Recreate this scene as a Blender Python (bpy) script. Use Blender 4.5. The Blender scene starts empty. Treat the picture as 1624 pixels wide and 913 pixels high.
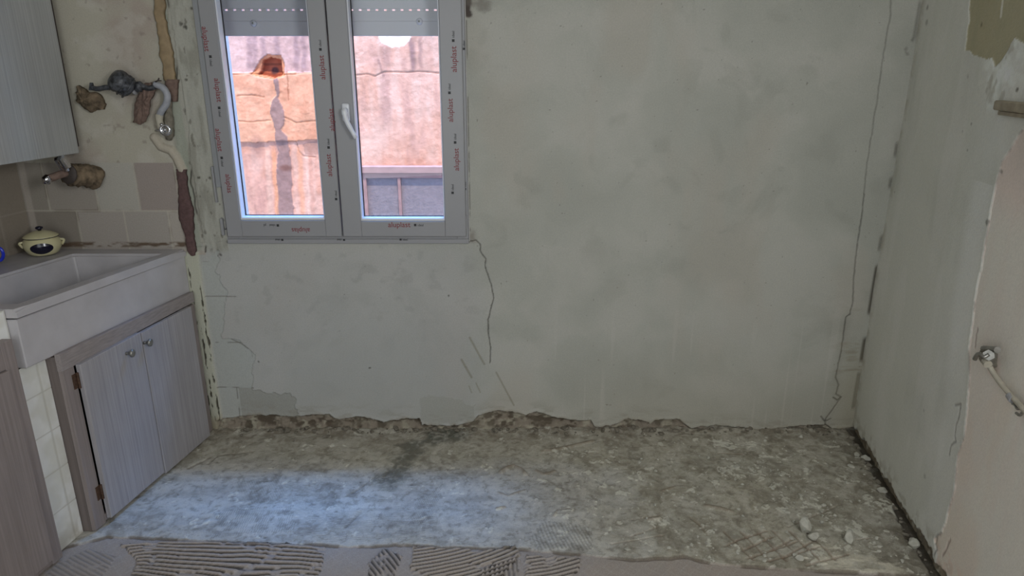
import bpy, bmesh, math, random
import numpy as np
from mathutils import Vector, Matrix

scene = bpy.context.scene
col = scene.collection
random.seed(7)

# ------------------------------------------------------------------ camera
F = 1099.0; PW, PH = 1624.0, 913.0
PITCH = math.atan(351.0 / F)
CAM = np.array([0.0, -2.94, 1.647])
FWD = np.array([0, math.cos(PITCH), -math.sin(PITCH)])
UPV = np.array([0, math.sin(PITCH), math.cos(PITCH)])
cd = bpy.data.cameras.new('camera'); cam = bpy.data.objects.new('camera', cd); col.objects.link(cam)
cam.location = CAM; cam.rotation_euler = (math.pi / 2 - PITCH, 0, 0)
cd.sensor_width = 36; cd.lens = F / PW * 36; cd.clip_start = 0.05; cd.clip_end = 100
scene.camera = cam

# ------------------------------------------------------------------ light
scene.view_settings.view_transform = 'Standard'; scene.view_settings.look = 'None'
scene.view_settings.gamma = 1; scene.view_settings.exposure = -0.08
scene.view_settings.use_curve_mapping = False
scene.render.film_transparent = False
w = bpy.data.worlds.new('sky'); scene.world = w; w.use_nodes = True
bg = w.node_tree.nodes['Background']
bg.inputs[0].default_value = (0.42, 0.63, 1.0, 1); bg.inputs[1].default_value = 5.0

SUNV = Vector((0.14, -0.40, 1.0)).normalized()          # towards the sun
sl = bpy.data.lights.new('sun', 'SUN'); sl.energy = 5.5; sl.angle = math.radians(0.6); sl.color = (1, 0.87, 0.68)
so = bpy.data.objects.new('sun', sl); col.objects.link(so)
so.rotation_euler = SUNV.to_track_quat('Z', 'Y').to_euler(); so.location = (0, -1, 6)

def area(name, loc, target, sx, sy, power, color):
    l = bpy.data.lights.new(name, 'AREA'); l.shape = 'RECTANGLE'; l.size = sx; l.size_y = sy
    l.energy = power; l.color = color
    o = bpy.data.objects.new(name, l); col.objects.link(o); o.location = loc
    d = Vector(target) - Vector(loc); o.rotation_euler = d.to_track_quat('-Z', 'Y').to_euler()
    return o
# unseen area lamps: light from behind right, and an added fill at the rear
area('doorway_daylight', (1.0, -3.0, 1.95), (-1.1, -1.3, 1.1), 0.55, 0.7, 31, (0.93, 0.95, 0.98))
area('hall_fill', (-0.75, -4.25, 1.5), (0.7, 0, 1.1), 1.9, 1.9, 31, (0.92, 0.97, 0.99))

# blue area lamp added above the light well for the floor's blue patch
area('sky_fill_lamp', (-0.5, 1.62, 4.7), (-0.5, -0.4, 0.3), 2.6, 1.0, 540, (0.12, 0.40, 1.10))

# ------------------------------------------------------------------ helpers
SK = 0.1717                      # the side walls run at a slant to the window wall
WL, WR = -2.09, 1.616

def ray(px, py):
    return FWD + np.array([1., 0, 0]) * (px - PW / 2) / F - UPV * (py - PH / 2) / F
def hit(px, py, n, d):
    r = ray(px, py); n = np.array(n, float); t = (d - n @ CAM) / (n @ r); return CAM + t * r
def back(px, py, y=0.0): return hit(px, py, (0, 1, 0), y)
def onfloor(px, py, z=0.0): return hit(px, py, (0, 0, 1), z)
def side(px, py, x0):
    p = hit(px, py, (1, -SK, 0), x0); return np.array([p[0] - SK * p[1], p[1], p[2]])
def project(X, Y, Z):
    dx, dy, dz = X - CAM[0], Y - CAM[1], Z - CAM[2]
    zc = dy * FWD[1] + dz * FWD[2]
    return PW / 2 + F * dx / zc, PH / 2 - F * (dy * UPV[1] + dz * UPV[2]) / zc

def lin(c):
    c = np.asarray(c, float) / 255.0
    return np.where(c <= 0.04045, c / 12.92, ((c + 0.055) / 1.055) ** 2.4)
def L4(*c): return tuple(lin(c)) + (1.0,)

# value noise
def vn(x, y, seed=0):
    rng = np.random.RandomState(seed); T = rng.rand(256, 256)
    xi = np.floor(x).astype(int); yi = np.floor(y).astype(int)
    fx = x - xi; fy = y - yi
    fx = fx * fx * (3 - 2 * fx); fy = fy * fy * (3 - 2 * fy)
    a = T[xi % 256, yi % 256]; b = T[(xi + 1) % 256, yi % 256]
    c = T[xi % 256, (yi + 1) % 256]; d = T[(xi + 1) % 256, (yi + 1) % 256]
    return (a * (1 - fx) + b * fx) * (1 - fy) + (c * (1 - fx) + d * fx) * fy
def fbm(x, y, s, octv=5, seed=0, gain=0.5):
    """0..1 noise, s = feature size in metres"""
    o = 0; amp = 1; tot = 0; k = 1.0 / s
    for i in range(octv):
        o = o + amp * vn(x * k + 17.3 * i, y * k + 9.1 * i, seed + i); tot += amp; amp *= gain; k *= 2.03
    return o / tot
def sstep(a, b, x):
    t = np.clip((x - a) / (b - a), 0, 1); return t * t * (3 - 2 * t)
def pdist(x, y, pts):
    """distance to a polyline"""
    d = np.full(x.shape, 1e9)
    for (ax, ay), (bx, by) in zip(pts[:-1], pts[1:]):
        vx, vy = bx - ax, by - ay; q = vx * vx + vy * vy + 1e-12
        t = np.clip(((x - ax) * vx + (y - ay) * vy) / q, 0, 1)
        d = np.minimum(d, np.hypot(x - ax - t * vx, y - ay - t * vy))
    return d
def inpoly(x, y, pts):
    ins = np.zeros(x.shape, bool); n = len(pts)
    for i in range(n):
        x1, y1 = pts[i]; x2, y2 = pts[(i + 1) % n]
        c = ((y1 > y) != (y2 > y)) & (x < (x2 - x1) * (y - y1) / (y2 - y1 + 1e-12) + x1)
        ins ^= c
    return ins
def mixc(C, m, c):
    m = np.clip(m, 0, 1)[..., None]; return C * (1 - m) + lin(c) * m

# materials
def nodes(m): m.use_nodes = True; return m.node_tree.nodes, m.node_tree.links
def mat(name, color=None, rough=0.6, metal=0.0, attr=False, noise=None, bump=None, streak=None, spec=0.5, coat=0.0):
    """noise=(scale, amount), bump=(scale, strength), streak=(scale xyz, amount)"""
    m = bpy.data.materials.new(name); n, l = nodes(m); b = n['Principled BSDF']
    b.inputs['Roughness'].default_value = rough; b.inputs['Metallic'].default_value = metal
    b.inputs['Specular IOR Level'].default_value = spec; b.inputs['Coat Weight'].default_value = coat
    tc = n.new('ShaderNodeTexCoord')
    if attr:
        a = n.new('ShaderNodeAttribute'); a.attribute_name = 'Col'; src = a.outputs['Color']
    else:
        r = n.new('ShaderNodeRGB'); r.outputs[0].default_value = color; src = r.outputs[0]
    for kind, spc in (('n', noise), ('s', streak)):
        if not spc: continue
        mp = n.new('ShaderNodeMapping'); l.new(tc.outputs['Object'], mp.inputs[0])
        tx = n.new('ShaderNodeTexNoise'); tx.inputs['Detail'].default_value = 6
        if kind == 'n': tx.inputs['Scale'].default_value = spc[0]
        else: mp.inputs['Scale'].default_value = spc[0]; tx.inputs['Scale'].default_value = 1.0
        l.new(mp.outputs[0], tx.inputs['Vector'])
        mr = n.new('ShaderNodeMapRange'); mr.inputs['From Min'].default_value = 0.3; mr.inputs['From Max'].default_value = 0.7
        mr.inputs['To Min'].default_value = 1 - spc[1]; mr.inputs['To Max'].default_value = 1 + spc[1]
        l.new(tx.outputs['Fac'], mr.inputs['Value'])
        vm = n.new('ShaderNodeVectorMath'); vm.operation = 'SCALE'
        l.new(src, vm.inputs[0]); l.new(mr.outputs[0], vm.inputs['Scale']); src = vm.outputs[0]
    l.new(src, b.inputs['Base Color'])
    if bump:
        tx = n.new('ShaderNodeTexNoise'); tx.inputs['Scale'].default_value = bump[0]; tx.inputs['Detail'].default_value = 5
        l.new(tc.outputs['Object'], tx.inputs['Vector'])
        bp = n.new('ShaderNodeBump'); bp.inputs['Strength'].default_value = bump[1]; bp.inputs['Distance'].default_value = 0.004
        l.new(tx.outputs['Fac'], bp.inputs['Height']); l.new(bp.outputs[0], b.inputs['Normal'])
    return m

M = dict(
    plaster=mat('plaster', attr=True, rough=0.95, noise=(160, 0.05), bump=(220, 0.25), spec=0.15),
    sidewall=mat('side_plaster', attr=True, rough=0.92, noise=(120, 0.04), bump=(180, 0.2), spec=0.15),
    floor=mat('floor_cement', attr=True, rough=0.85, noise=(260, 0.12), bump=(300, 0.5), spec=0.3),
    outer=mat('outer_stucco', attr=True, rough=0.95, noise=(60, 0.07), bump=(90, 0.4), spec=0.1),
    plain=mat('plain_plaster', L4(186, 184, 174), 0.9, noise=(6, 0.06), bump=(60, 0.2), spec=0.2),
    ceil=mat('ceiling_paint', L4(205, 204, 198), 0.9, noise=(3, 0.05), spec=0.2),
    laminate=mat('grey_laminate', L4(160, 157, 160), 0.5, streak=((170, 170, 3), 0.16), noise=(7, 0.04)),
    laminate2=mat('worn_brown_grey_laminate', L4(140, 130, 127), 0.5, streak=((150, 150, 3), 0.15), noise=(7, 0.05)),
    railmat=mat('laminate_rail', L4(148, 140, 138), 0.5, streak=((150, 3, 150), 0.15)),
    upper=mat('pale_laminate', L4(164, 165, 163), 0.42, streak=((170, 170, 2.5), 0.13), noise=(5, 0.04)),
    brownshade=mat('shaded_brown_laminate', L4(112, 102, 98), 0.55, streak=((150, 150, 3), 0.15)),  # laminate darkened with the shade of the end turned from the window
    darkwood=mat('dark_wood', L4(70, 62, 58), 0.7, noise=(20, 0.2)),
    marble=mat('grey_marble', L4(184, 181, 183), 0.38, noise=(9, 0.10), bump=(40, 0.05)),
    upvc=mat('white_upvc', L4(152, 152, 154), 0.35, noise=(5, 0.02)),
    handle=mat('white_handle', L4(226, 228, 232), 0.25),
    bead=mat('lit_glazing_bead', L4(222, 224, 230), 0.3),  # brighter than the frame: light from outside painted into the bead
    gasket=mat('black_gasket', L4(38, 36, 42), 0.5),
    film=mat('grey_strip', L4(150, 152, 154), 0.5),
    red=mat('red_print', L4(128, 46, 52), 0.6), black=mat('black_print', L4(50, 50, 52), 0.6),
    shutter=mat('shutter_slat', L4(196, 192, 200), 0.5),
    chrome=mat('chrome', L4(205, 205, 208), 0.15, 1.0, noise=(60, 0.1)),
    steel=mat('dull_metal', L4(150, 148, 142), 0.4, 0.8, noise=(60, 0.25)),
    rust=mat('rusty_hinge', L4(84, 62, 48), 0.7, 0.3, noise=(120, 0.4)),
    tilew=mat('white_tile', attr=True, rough=0.3, noise=(9, 0.03)),
    rag=mat('stained_rag', L4(114, 99, 80), 0.95, noise=(38, 0.6), bump=(60, 0.8)),
    brown=mat('brown_cloth_tape', L4(118, 98, 88), 0.9, noise=(60, 0.28), bump=(120, 0.6)),
    maroon=mat('maroon_cloth_tape', L4(96, 74, 72), 0.9, noise=(70, 0.22), bump=(120, 0.6)),
    ochre=mat('ochre_packing_tape', L4(150, 130, 100), 0.7, noise=(25, 0.22), bump=(60, 0.5)),
    blacktape=mat('black_tape', L4(66, 68, 72), 0.4, noise=(70, 0.95), bump=(60, 0.9)),
    pipegrey=mat('grey_pipe', L4(160, 162, 168), 0.4, noise=(40, 0.15)),
    oldpaint=mat('old_cream_paint', L4(176, 170, 154), 0.7, noise=(50, 0.12), bump=(80, 0.3)),
    cream=mat('cream_glaze', L4(208, 201, 160), 0.25, noise=(12, 0.05), coat=0.3),
    navy=mat('navy_glaze', L4(20, 19, 40), 0.25, coat=0.3),
    blue=mat('bright_blue_glaze', L4(30, 50, 190), 0.2, coat=0.4),
    lump=mat('plaster_lump', L4(186, 184, 172), 0.95, noise=(50, 0.14), bump=(90, 0.7), spec=0.1),
    rubble=mat('grey_rubble', L4(126, 120, 108), 0.95, noise=(60, 0.3), bump=(90, 0.7), spec=0.1),
    putty=mat('white_putty', L4(196, 196, 190), 0.9, bump=(80, 0.5)),
    pinkframe=mat('pink_painted_metal', L4(162, 122, 114), 0.7, noise=(25, 0.14)),
    batten=mat('brown_batten', L4(158, 148, 128), 0.8, noise=(30, 0.2)),
    ground=mat('concrete_ground', L4(150, 145, 138), 0.9, noise=(5, 0.15)),
)
# thin clear glass
def glassmat(name, tint, rough, fac):
    m = bpy.data.materials.new(name); n, l = nodes(m); n.remove(n['Principled BSDF'])
    t = n.new('ShaderNodeBsdfTransparent'); t.inputs[0].default_value = tint
    g = n.new('ShaderNodeBsdfGlossy'); g.inputs['Roughness'].default_value = rough
    lw = n.new('ShaderNodeLayerWeight'); lw.inputs[0].default_value = 0.12; fr = n.new('ShaderNodeMath'); fr.operation = 'MULTIPLY_ADD'; l.new(lw.outputs['Facing'], fr.inputs[0]); fr.inputs[1].default_value = 0.35; fr.inputs[2].default_value = 0.02
    mx = n.new('ShaderNodeMixShader'); l.new(fr.outputs[0], mx.inputs[0]); l.new(t.outputs[0], mx.inputs[1]); l.new(g.outputs[0], mx.inputs[2])
    l.new(mx.outputs[0], n['Material Output'].inputs[0]); return m
M['glass'] = glassmat('window_glass', (0.95, 0.97, 0.97, 1), 0.0, 0)
def frosted():
    m = mat('frosted_pane', L4(138, 122, 122), 0.55, noise=(30, 0.12), bump=(70, 1.0)); 
    return m
M['frost'] = frosted()

# objects
ORG = {}
def tag(o, label, cat, group=None, kind=None):
    o['label'] = label; o['category'] = cat
    if group: o['group'] = group
    if kind: o['kind'] = kind
    return o
def thing(name, label, cat, loc, group=None):
    o = bpy.data.objects.new(name, None); col.objects.link(o); o.location = loc; o.empty_display_size = 0.05
    ORG[o.name] = Vector(loc); tag(o, label, cat, group); return o
def link(name, me, m, parent=None, smooth=False):
    o = bpy.data.objects.new(name, me); col.objects.link(o)
    if m: me.materials.append(m)
    if smooth: me.polygons.foreach_set('use_smooth', [True] * len(me.polygons))
    if parent:
        o.parent = parent; ORG[o.name] = ORG[parent.name]
        me.transform(Matrix.Translation(-ORG[parent.name]))
    return o
def obj(name, bm, m, parent=None, smooth=False):
    me = bpy.data.meshes.new(name); bmesh.ops.recalc_face_normals(bm, faces=bm.faces); bm.to_mesh(me); bm.free()
    return link(name, me, m, parent, smooth)
def solo(name, bm, m, label, cat, group=None, smooth=False, kind=None):
    """a one-mesh thing with its origin at its base"""
    o = obj(name, bm, m, None, smooth); recenter(o); return tag(o, label, cat, group, kind)
def recenter(o):
    me = o.data; n = len(me.vertices); co = np.empty(n * 3); me.vertices.foreach_get('co', co); co = co.reshape(-1, 3)
    c = Vector(((co[:, 0].min() + co[:, 0].max()) / 2, (co[:, 1].min() + co[:, 1].max()) / 2, co[:, 2].min()))
    me.transform(Matrix.Translation(-c)); o.location = c
def struct(o): o['kind'] = 'structure'; return o

def box(bm, x0, x1, y0, y1, z0, z1, bev=0.0, skew=False, seg=1):
    g = bmesh.ops.create_cube(bm, size=1)['verts']
    for v in g:
        v.co = Vector((x0 + (v.co.x + .5) * (x1 - x0), y0 + (v.co.y + .5) * (y1 - y0), z0 + (v.co.z + .5) * (z1 - z0)))
    if bev:
        es = list({e for v in g for e in v.link_edges})
        r = bmesh.ops.bevel(bm, geom=es, offset=bev, segments=seg, affect='EDGES', profile=0.5)
        g = list({v for f in r['faces'] for v in f.verts} | {v for v in g if v.is_valid})
    if skew:
        for v in g: v.co.x += SK * v.co.y
    return g
def skewall(bm):
    for v in bm.verts: v.co.x += SK * v.co.y
def tube(bm, pts, r, seg=12, caps=True, wob=0.0, flat=None):
    """pts list of 3-vectors, r number or list"""
    pts = [Vector(p) for p in pts]; n = len(pts); rs = r if isinstance(r, (list, tuple)) else [r] * n
    rings = []; prev = None
    for i, p in enumerate(pts):
        d = (pts[min(i + 1, n - 1)] - pts[max(i - 1, 0)]).normalized()
        if prev is None: a = d.orthogonal().normalized()
        else: a = (prev - d * prev.dot(d)).normalized()
        prev = a; b = d.cross(a)
        ring = []
        for k in range(seg):
            t = 2 * math.pi * k / seg; rr = rs[i] * (1 + wob * (random.random() - .5))
            ring.append(bm.verts.new(p + a * math.cos(t) * rr + b * math.sin(t) * rr))
        rings.append(ring)
    for A, B in zip(rings[:-1], rings[1:]):
        for k in range(seg): bm.faces.new((A[k], A[(k + 1) % seg], B[(k + 1) % seg], B[k]))
    if caps: bm.faces.new(rings[0][::-1]); bm.faces.new(rings[-1])
    return bm
def smoothpath(pts, n=6):
    """Catmull-Rom"""
    P = [Vector(p) for p in pts]; P = [P[0] * 2 - P[1]] + P + [P[-1] * 2 - P[-2]]; out = []
    for i in range(1, len(P) - 2):
        for k in range(n):
            t = k / n
            out.append(0.5 * ((2 * P[i]) + (P[i + 1] - P[i - 1]) * t + (2 * P[i - 1] - 5 * P[i] + 4 * P[i + 1] - P[i + 2]) * t * t + (3 * P[i] - P[i - 1] - 3 * P[i + 1] + P[i + 2]) * t ** 3))
    out.append(P[-2]); return out
def lathe(bm, prof, c, seg=40, axis=Vector((0, 0, 1)), sx=1.0, sy=1.0):
    q = Vector((0, 0, 1)).rotation_difference(axis); rings = []
    for r, z in prof:
        if r < 1e-6: rings.append([bm.verts.new(Vector(c) + q @ Vector((0, 0, z)))])
        else: rings.append([bm.verts.new(Vector(c) + q @ Vector((r * sx * math.cos(2 * math.pi * k / seg), r * sy * math.sin(2 * math.pi * k / seg), z))) for k in range(seg)])
    for A, B in zip(rings[:-1], rings[1:]):
        for k in range(seg):
            a0, a1 = A[k % len(A)], A[(k + 1) % len(A)]; b0, b1 = B[k % len(B)], B[(k + 1) % len(B)]
            f = [a0, a1, b1, b0]; u = []
            for v in f:
                if v not in u: u.append(v)
            if len(u) > 2: bm.faces.new(u)
def NB(): return bmesh.new()

def gridmesh(name, P, C, keep=None, flip=False):
    """P: (n,m,3) positions, C: (n,m,3) colours; keep: (n-1,m-1) faces kept"""
    n, m = P.shape[:2]
    idx = np.arange(n * m).reshape(n, m)
    q = np.stack([idx[:-1, :-1], idx[1:, :-1], idx[1:, 1:], idx[:-1, 1:]], -1)
    if flip: q = q[..., ::-1]
    q = q[keep] if keep is not None else q.reshape(-1, 4)
    me = bpy.data.meshes.new(name); nf = len(q)
    me.vertices.add(n * m); me.vertices.foreach_set('co', P.reshape(-1).astype(np.float32))
    me.loops.add(nf * 4); me.loops.foreach_set('vertex_index', q.reshape(-1).astype(np.int32))
    me.polygons.add(nf); me.polygons.foreach_set('loop_start', (np.arange(nf) * 4).astype(np.int32))
    try: me.polygons.foreach_set('loop_total', np.full(nf, 4, np.int32))
    except Exception: pass
    me.update(calc_edges=True); me.validate()
    at = me.color_attributes.new('Col', 'FLOAT_COLOR', 'POINT')
    rgba = np.concatenate([np.clip(C, 0, 1), np.ones(C.shape[:2] + (1,))], -1).astype(np.float32)
    at.data.foreach_set('color', rgba.reshape(-1))
    me.polygons.foreach_set('use_smooth', np.ones(nf, bool))
    return me
def backto(pts): return [(back(*p)[0], back(*p)[2]) for p in pts]
def floorto(pts): return [tuple(onfloor(*p)[:2]) for p in pts]
def sideto(pts): return [(side(*p, WR)[1], side(*p, WR)[2]) for p in pts]

# ------------------------------------------------------------------ back wall
WX0, WX1, WZ0, WZ1 = -1.237, -0.187, 0.922, 2.20        # window opening
def snap(a, vals):
    for v in vals: a[np.argmin(np.abs(a - v))] = v
    return a
def build_back_wall():
    xs = snap(np.concatenate([np.arange(-2.16, 1.68, 0.0032)]), (WX0, WX1))
    zs = snap(np.concatenate([np.arange(-0.03, 2.0, 0.0032), np.arange(2.0, 2.80, 0.04)]), (WZ0, WZ1))
    X, Z = np.meshgrid(xs, zs, indexing='ij')
    h = 0.006 * (fbm(X, Z, 0.7, 4, 1) - .5) + 0.0025 * (fbm(X, Z, 0.12, 4, 7) - .5)
    wx = X + 0.25 * (fbm(X, Z, 0.3, 3, 30) - .5); wz = Z + 0.25 * (fbm(X, Z, 0.3, 3, 40) - .5)
    t = fbm(wx, wz, 0.28, 6, 11)
    C = np.ones(X.shape + (3,)) * lin((176, 176, 167))
    C = mixc(C, 0.6 * sstep(0.40, 0.75, t), (164, 165, 156))
    C = mixc(C, 0.5 * sstep(0.52, 0.3, t), (186, 184, 176))
    C = mixc(C, 0.35 * sstep(0.5, 0.7, fbm(X * 2.4, Z, 0.6, 4, 61)), (178, 170, 158))
    # damp dark blotches, scattered specks
    t2 = fbm(wx, wz, 0.09, 4, 21)
    C = mixc(C, 0.20 * sstep(0.55, 0.8, t2) * sstep(0.35, 0.6, fbm(X, Z, 0.5, 3, 71)), (140, 140, 130))
    sp = fbm(X, Z, 0.012, 2, 77)
    C = mixc(C, 0.7 * sstep(0.90, 0.94, sp), (105, 102, 94))
    # under the window: smoother, greyer skim coat
    und = sstep(0.95, 0.85, Z) * sstep(-0.05, -0.25, X + 0.15 * (t - .5)) * sstep(-1.40, -1.34, X)
    C = mixc(C, 0.45 * und, (178, 178, 178))
    C = mixc(C, 0.25 * und * sstep(0.6, 0.8, fbm(X, Z, 0.05, 4, 81)) * sstep(0.3, 0.7, Z), (140, 138, 134))
    # long faint trowel and drip lines, lower middle
    dr = sstep(0.80, 0.9, vn(X / 0.02, Z / 0.5, 91)) * sstep(0.75, 0.3, Z) * sstep(0.0, 0.3, X)
    C = mixc(C, 0.35 * dr, (196, 194, 186))
    C = mixc(C, 0.30 * sstep(0.5, 0.0, Z) * sstep(-0.2, 0.8, X), (170, 160, 140))
    # --- kitchen corner: old paint over tiles above the sink
    kit = (X < -1.345 + 0.02 * (fbm(Z, Z * 0, 0.1, 3, 5) - .5)) & (Z > 0.86)
    kitf = kit.astype(float)
    h = np.where(kit, h * 0.4 - 0.003, h)
    C = mixc(C, kitf, (180, 175, 160))
    C = mixc(C, kitf * 0.65 * sstep(0.4, 0.65, fbm(X, Z, 0.22, 5, 15)), (168, 154, 144)); C = mixc(C, kitf * 0.4 * sstep(0.55, 0.75, fbm(X, Z, 0.07, 5, 17)), (196, 192, 182)); C = mixc(C, kitf * .5 * sstep(.72, .8, fbm(X, Z, .03, 4, 18)), (140, 130, 120))
    til = kit & (Z < 1.262) & (X < -1.425)
    C = mixc(C, til * 1.0, (176, 172, 162))
    rowz = 1.056
    up_edges = [-1.60 + 0.205 * (k - 3) + 0.0 for k in range(0, 5)]      # -2.215 -2.01 -1.805 -1.60 -1.395
    up_edges = [-2.10, -1.985, -1.775, -1.597, -1.425]
    lo_edges = [-2.10, -1.875, -1.672, -1.482, -1.42]
    tones = [(150, 143, 132), (160, 152, 142), (178, 174, 164), (158, 147, 140)]
    for k in range(4):
        m = til & (Z > rowz) & (X > up_edges[k]) & (X < up_edges[k + 1]); C = mixc(C, m * 0.9, tones[k])
    tones = [(140, 132, 122), (168, 160, 152), (168, 161, 153), (176, 168, 158)]
    for k in range(4):
        m = til & (Z <= rowz) & (X > lo_edges[k]) & (X < lo_edges[k + 1]); C = mixc(C, m * 0.9, tones[k])
    g = np.full(X.shape, 9.0)
    g = np.minimum(g, np.abs(Z - rowz))
    for e in up_edges: g = np.where(Z > rowz, np.minimum(g, np.abs(X - e)), g)
    for e in lo_edges: g = np.where(Z <= rowz, np.minimum(g, np.abs(X - e)), g)
    gl = til * sstep(0.0055, 0.002, g)
    C = mixc(C, gl * 0.7, (188, 182, 168)); h = h - gl * 0.0015
    C = mixc(C, til * sstep(0.004, 0.001, np.abs(g - 0.004)) * 0.45 * sstep(.4, .7, fbm(X, Z, .06, 2, 9)), (104, 92, 80))
    # thick corner bead left, brown dirt line above the sink
    cb = til * sstep(0.018, 0.010, np.abs(X + 2.07)); C = mixc(C, cb * .6, (186, 176, 166))
    dl = kitf * sstep(0.016, 0.006, np.abs(Z - 0.905 - 0.004 * fbm(X, Z, .05, 2, 3)))
    C = mixc(C, dl * 0.9 * sstep(.35, .6, fbm(X * 0.25, Z, 0.01, 3, 33)), (96, 78, 62)); h += dl * 0.004
    # --- left of the window: rough chased strip up to the frame
    st = (X > -1.43) & (X < WX0) & (Z > 0.86)
    stf = sstep(-1.425, -1.395, X) * sstep(0.86, 0.9, Z) * (X < WX0)
    rg = fbm(X * 3.2, Z * 0.9, 0.10, 5, 51)
    C = mixc(C, stf * 0.85, (172, 171, 160))
    C = mixc(C, stf * 0.55 * sstep(0.48, 0.7, rg), (136, 134, 122)); C = mixc(C, stf * .6 * sstep(.70, .76, fbm(X * 2, Z, .035, 4, 53)), (96, 92, 82))
    C = mixc(C, stf * 0.8 * sstep(0.028, 0.02, np.abs(X + 1.39 - 0.03 * (fbm(Z, Z * 0, .2, 3, 8) - .5))), (160, 164, 150))
    cx = -1.352 + 0.05 * (fbm(Z, Z * 0, 0.13, 4, 66) - .5)
    ck = sstep(0.006, 0.001, np.abs(X - cx)) * sstep(.42, .55, fbm(X, Z, .09, 3, 67)) * (Z > .87)
    C = mixc(C, ck * 0.85, (70, 66, 60)); h -= ck * 0.004
    h += stf * (0.010 * (rg - .5) + 0.003)
    # painted pipe half buried in the wall
    pp = backto([(246, 218), (256, 232), (272, 238), (281, 250), (289, 268)])
    d = pdist(X, Z, pp); hp = np.sqrt(np.clip(1 - (d / 0.019) ** 2, 0, 1)) * 0.018
    h = np.maximum(h, hp * (d < 0.019)); C = mixc(C, sstep(0.024, 0.016, d), (184, 176, 160))
    # --- broken vertical edge between cupboard and wall
    ce = -1.405 + 0.010 * (fbm(Z, Z * 0, 0.08, 4, 99) - .5)
    low = (Z < 0.875)
    lf = low * sstep(0.042, 0.030, np.abs(X - ce + 0.006))
    C = mixc(C, lf * 0.9, (186, 186, 168))
    for off, sd in ((-0.022, 1), (-0.002, 2), (0.020, 3)):
        e = ce + off + 0.012 * (fbm(Z, Z * 0, 0.05, 4, 100 + sd) - .5)
        w_ = 0.0015 + 0.006 * sstep(.45, .75, fbm(X, Z * 1.0, 0.035, 3, 110 + sd))
        c_ = low * sstep(1.0, 0.4, np.abs(X - e) / w_) * sstep(.38, .5, fbm(Z, Z * 0, 0.07, 3, 120 + sd))
        C = mixc(C, c_ * 0.92, (56, 48, 38)); h -= c_ * 0.006
    h += lf * 0.006
    C = mixc(C, (lf > 0) * 0.6 * sstep(0.10, 0.03, Z), (150, 134, 108))
    # --- exposed tiles right of it, under the window
    exq = backto([(325, 415), (352, 400), (345, 440), (360, 468), (352, 535), (385, 545), (402, 560), (400, 612), (425, 618), (468, 632), (472, 668), (335, 672), (320, 560)])
    jx = X + 0.02 * (fbm(X, Z, 0.06, 4, 201) - .5); jz = Z + 0.02 * (fbm(X, Z, 0.06, 4, 202) - .5)
    ex = inpoly(jx + .05 * (fbm(X, Z, .05, 5, 203) - .5), jz + .05 * (fbm(X, Z, .05, 5, 204) - .5), exq) & (X > -1.372)
    edge = ex.astype(float)
    C = mixc(C, edge * 0.6, (174, 178, 172)); h -= edge * 0.0035
    low2 = ex & (Z < backto([(400, 615)])[0][1]) & (X > backto([(381, 640)])[0][0])
    C = mixc(C, low2 * 0.6, (150, 148, 140))
    for ln in ([(326, 470), (374, 470)], [(334, 543), (386, 543)], [(345, 614), (402, 615)], [(375, 615), (381, 668)], [(362, 528), (367, 538), (382, 545), (398, 556), (400, 566)]):
        dd = pdist(X, Z, backto(ln)); br = sstep(.3, .5, fbm(X, Z, .03, 2, 210))
        C = mixc(C, sstep(0.0042, 0.001, dd) * 0.6 * br, (96, 90, 80))
    # --- skim patch lower middle
    pt = backto([(664, 632), (700, 628), (745, 640), (758, 640), (757, 664), (700, 676), (668, 668)])
    pm = inpoly(jx + .07 * (fbm(X, Z, .04, 5, 205) - .5), jz + .07 * (fbm(X, Z, .04, 5, 206) - .5), pt); C = mixc(C, pm * 0.45, (160, 160, 150)); h += pm * 0.0008
    # --- cracks
    def crack(pts, wd, dark, seed, c=(58, 54, 48), soft=None):
        nonlocal C, h
        P = backto(pts); x_ = X + 0.006 * (fbm(X, Z, 0.02, 3, seed) - .5); z_ = Z + 0.006 * (fbm(X, Z, 0.02, 3, seed + 5) - .5)
        bb = (X > min(p[0] for p in P) - .05) & (X < max(p[0] for p in P) + .05) & (Z > min(p[1] for p in P) - .05) & (Z < max(p[1] for p in P) + .05)
        dd = np.full(X.shape, 9.0); dd[bb] = pdist(x_[bb], z_[bb], P)
        m = sstep(wd * 1.25, wd * 0.25, dd); C = mixc(C, m * dark, c); h = h - m * 0.004
        if soft: C = mixc(C, sstep(soft, 0, dd) * 0.25, (140, 138, 128))
    crack([(744, 382), (755, 381), (761, 386), (762, 398), (770, 411), (769, 422), (778, 447), (783, 472), (779, 487), (774, 507), (774, 525), (778, 550), (777, 575)], 0.0030, 0.75, 300)
    crack([(1413, 0), (1413, 24), (1409, 45), (1399, 101), (1394, 144), (1386.6, 186.5), (1385, 201), (1375.6, 259), (1370.6, 308)], 0.0034, 0.36, 310)
    crack([(1370.6, 308), (1367, 344), (1359, 394), (1354, 443), (1352.6, 479), (1348, 499)], 0.0036, 0.55, 315)
    crack([(1348, 499), (1342, 503), (1334.5, 556), (1325.6, 598), (1330, 611), (1326, 625), (1334, 630), (1322, 648), (1310, 664), (1308, 680)], 0.0036, 0.7, 320, soft=.03)
    crack([(1334, 630), (1328, 634), (1322, 630)], 0.004, 0.7, 325); crack([(1302, 660), (1308, 668), (1318, 664)], 0.004, 0.6, 327)
    # corner gap on the right
    corn = sstep(0.02, 0.004, WR - X)
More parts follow.
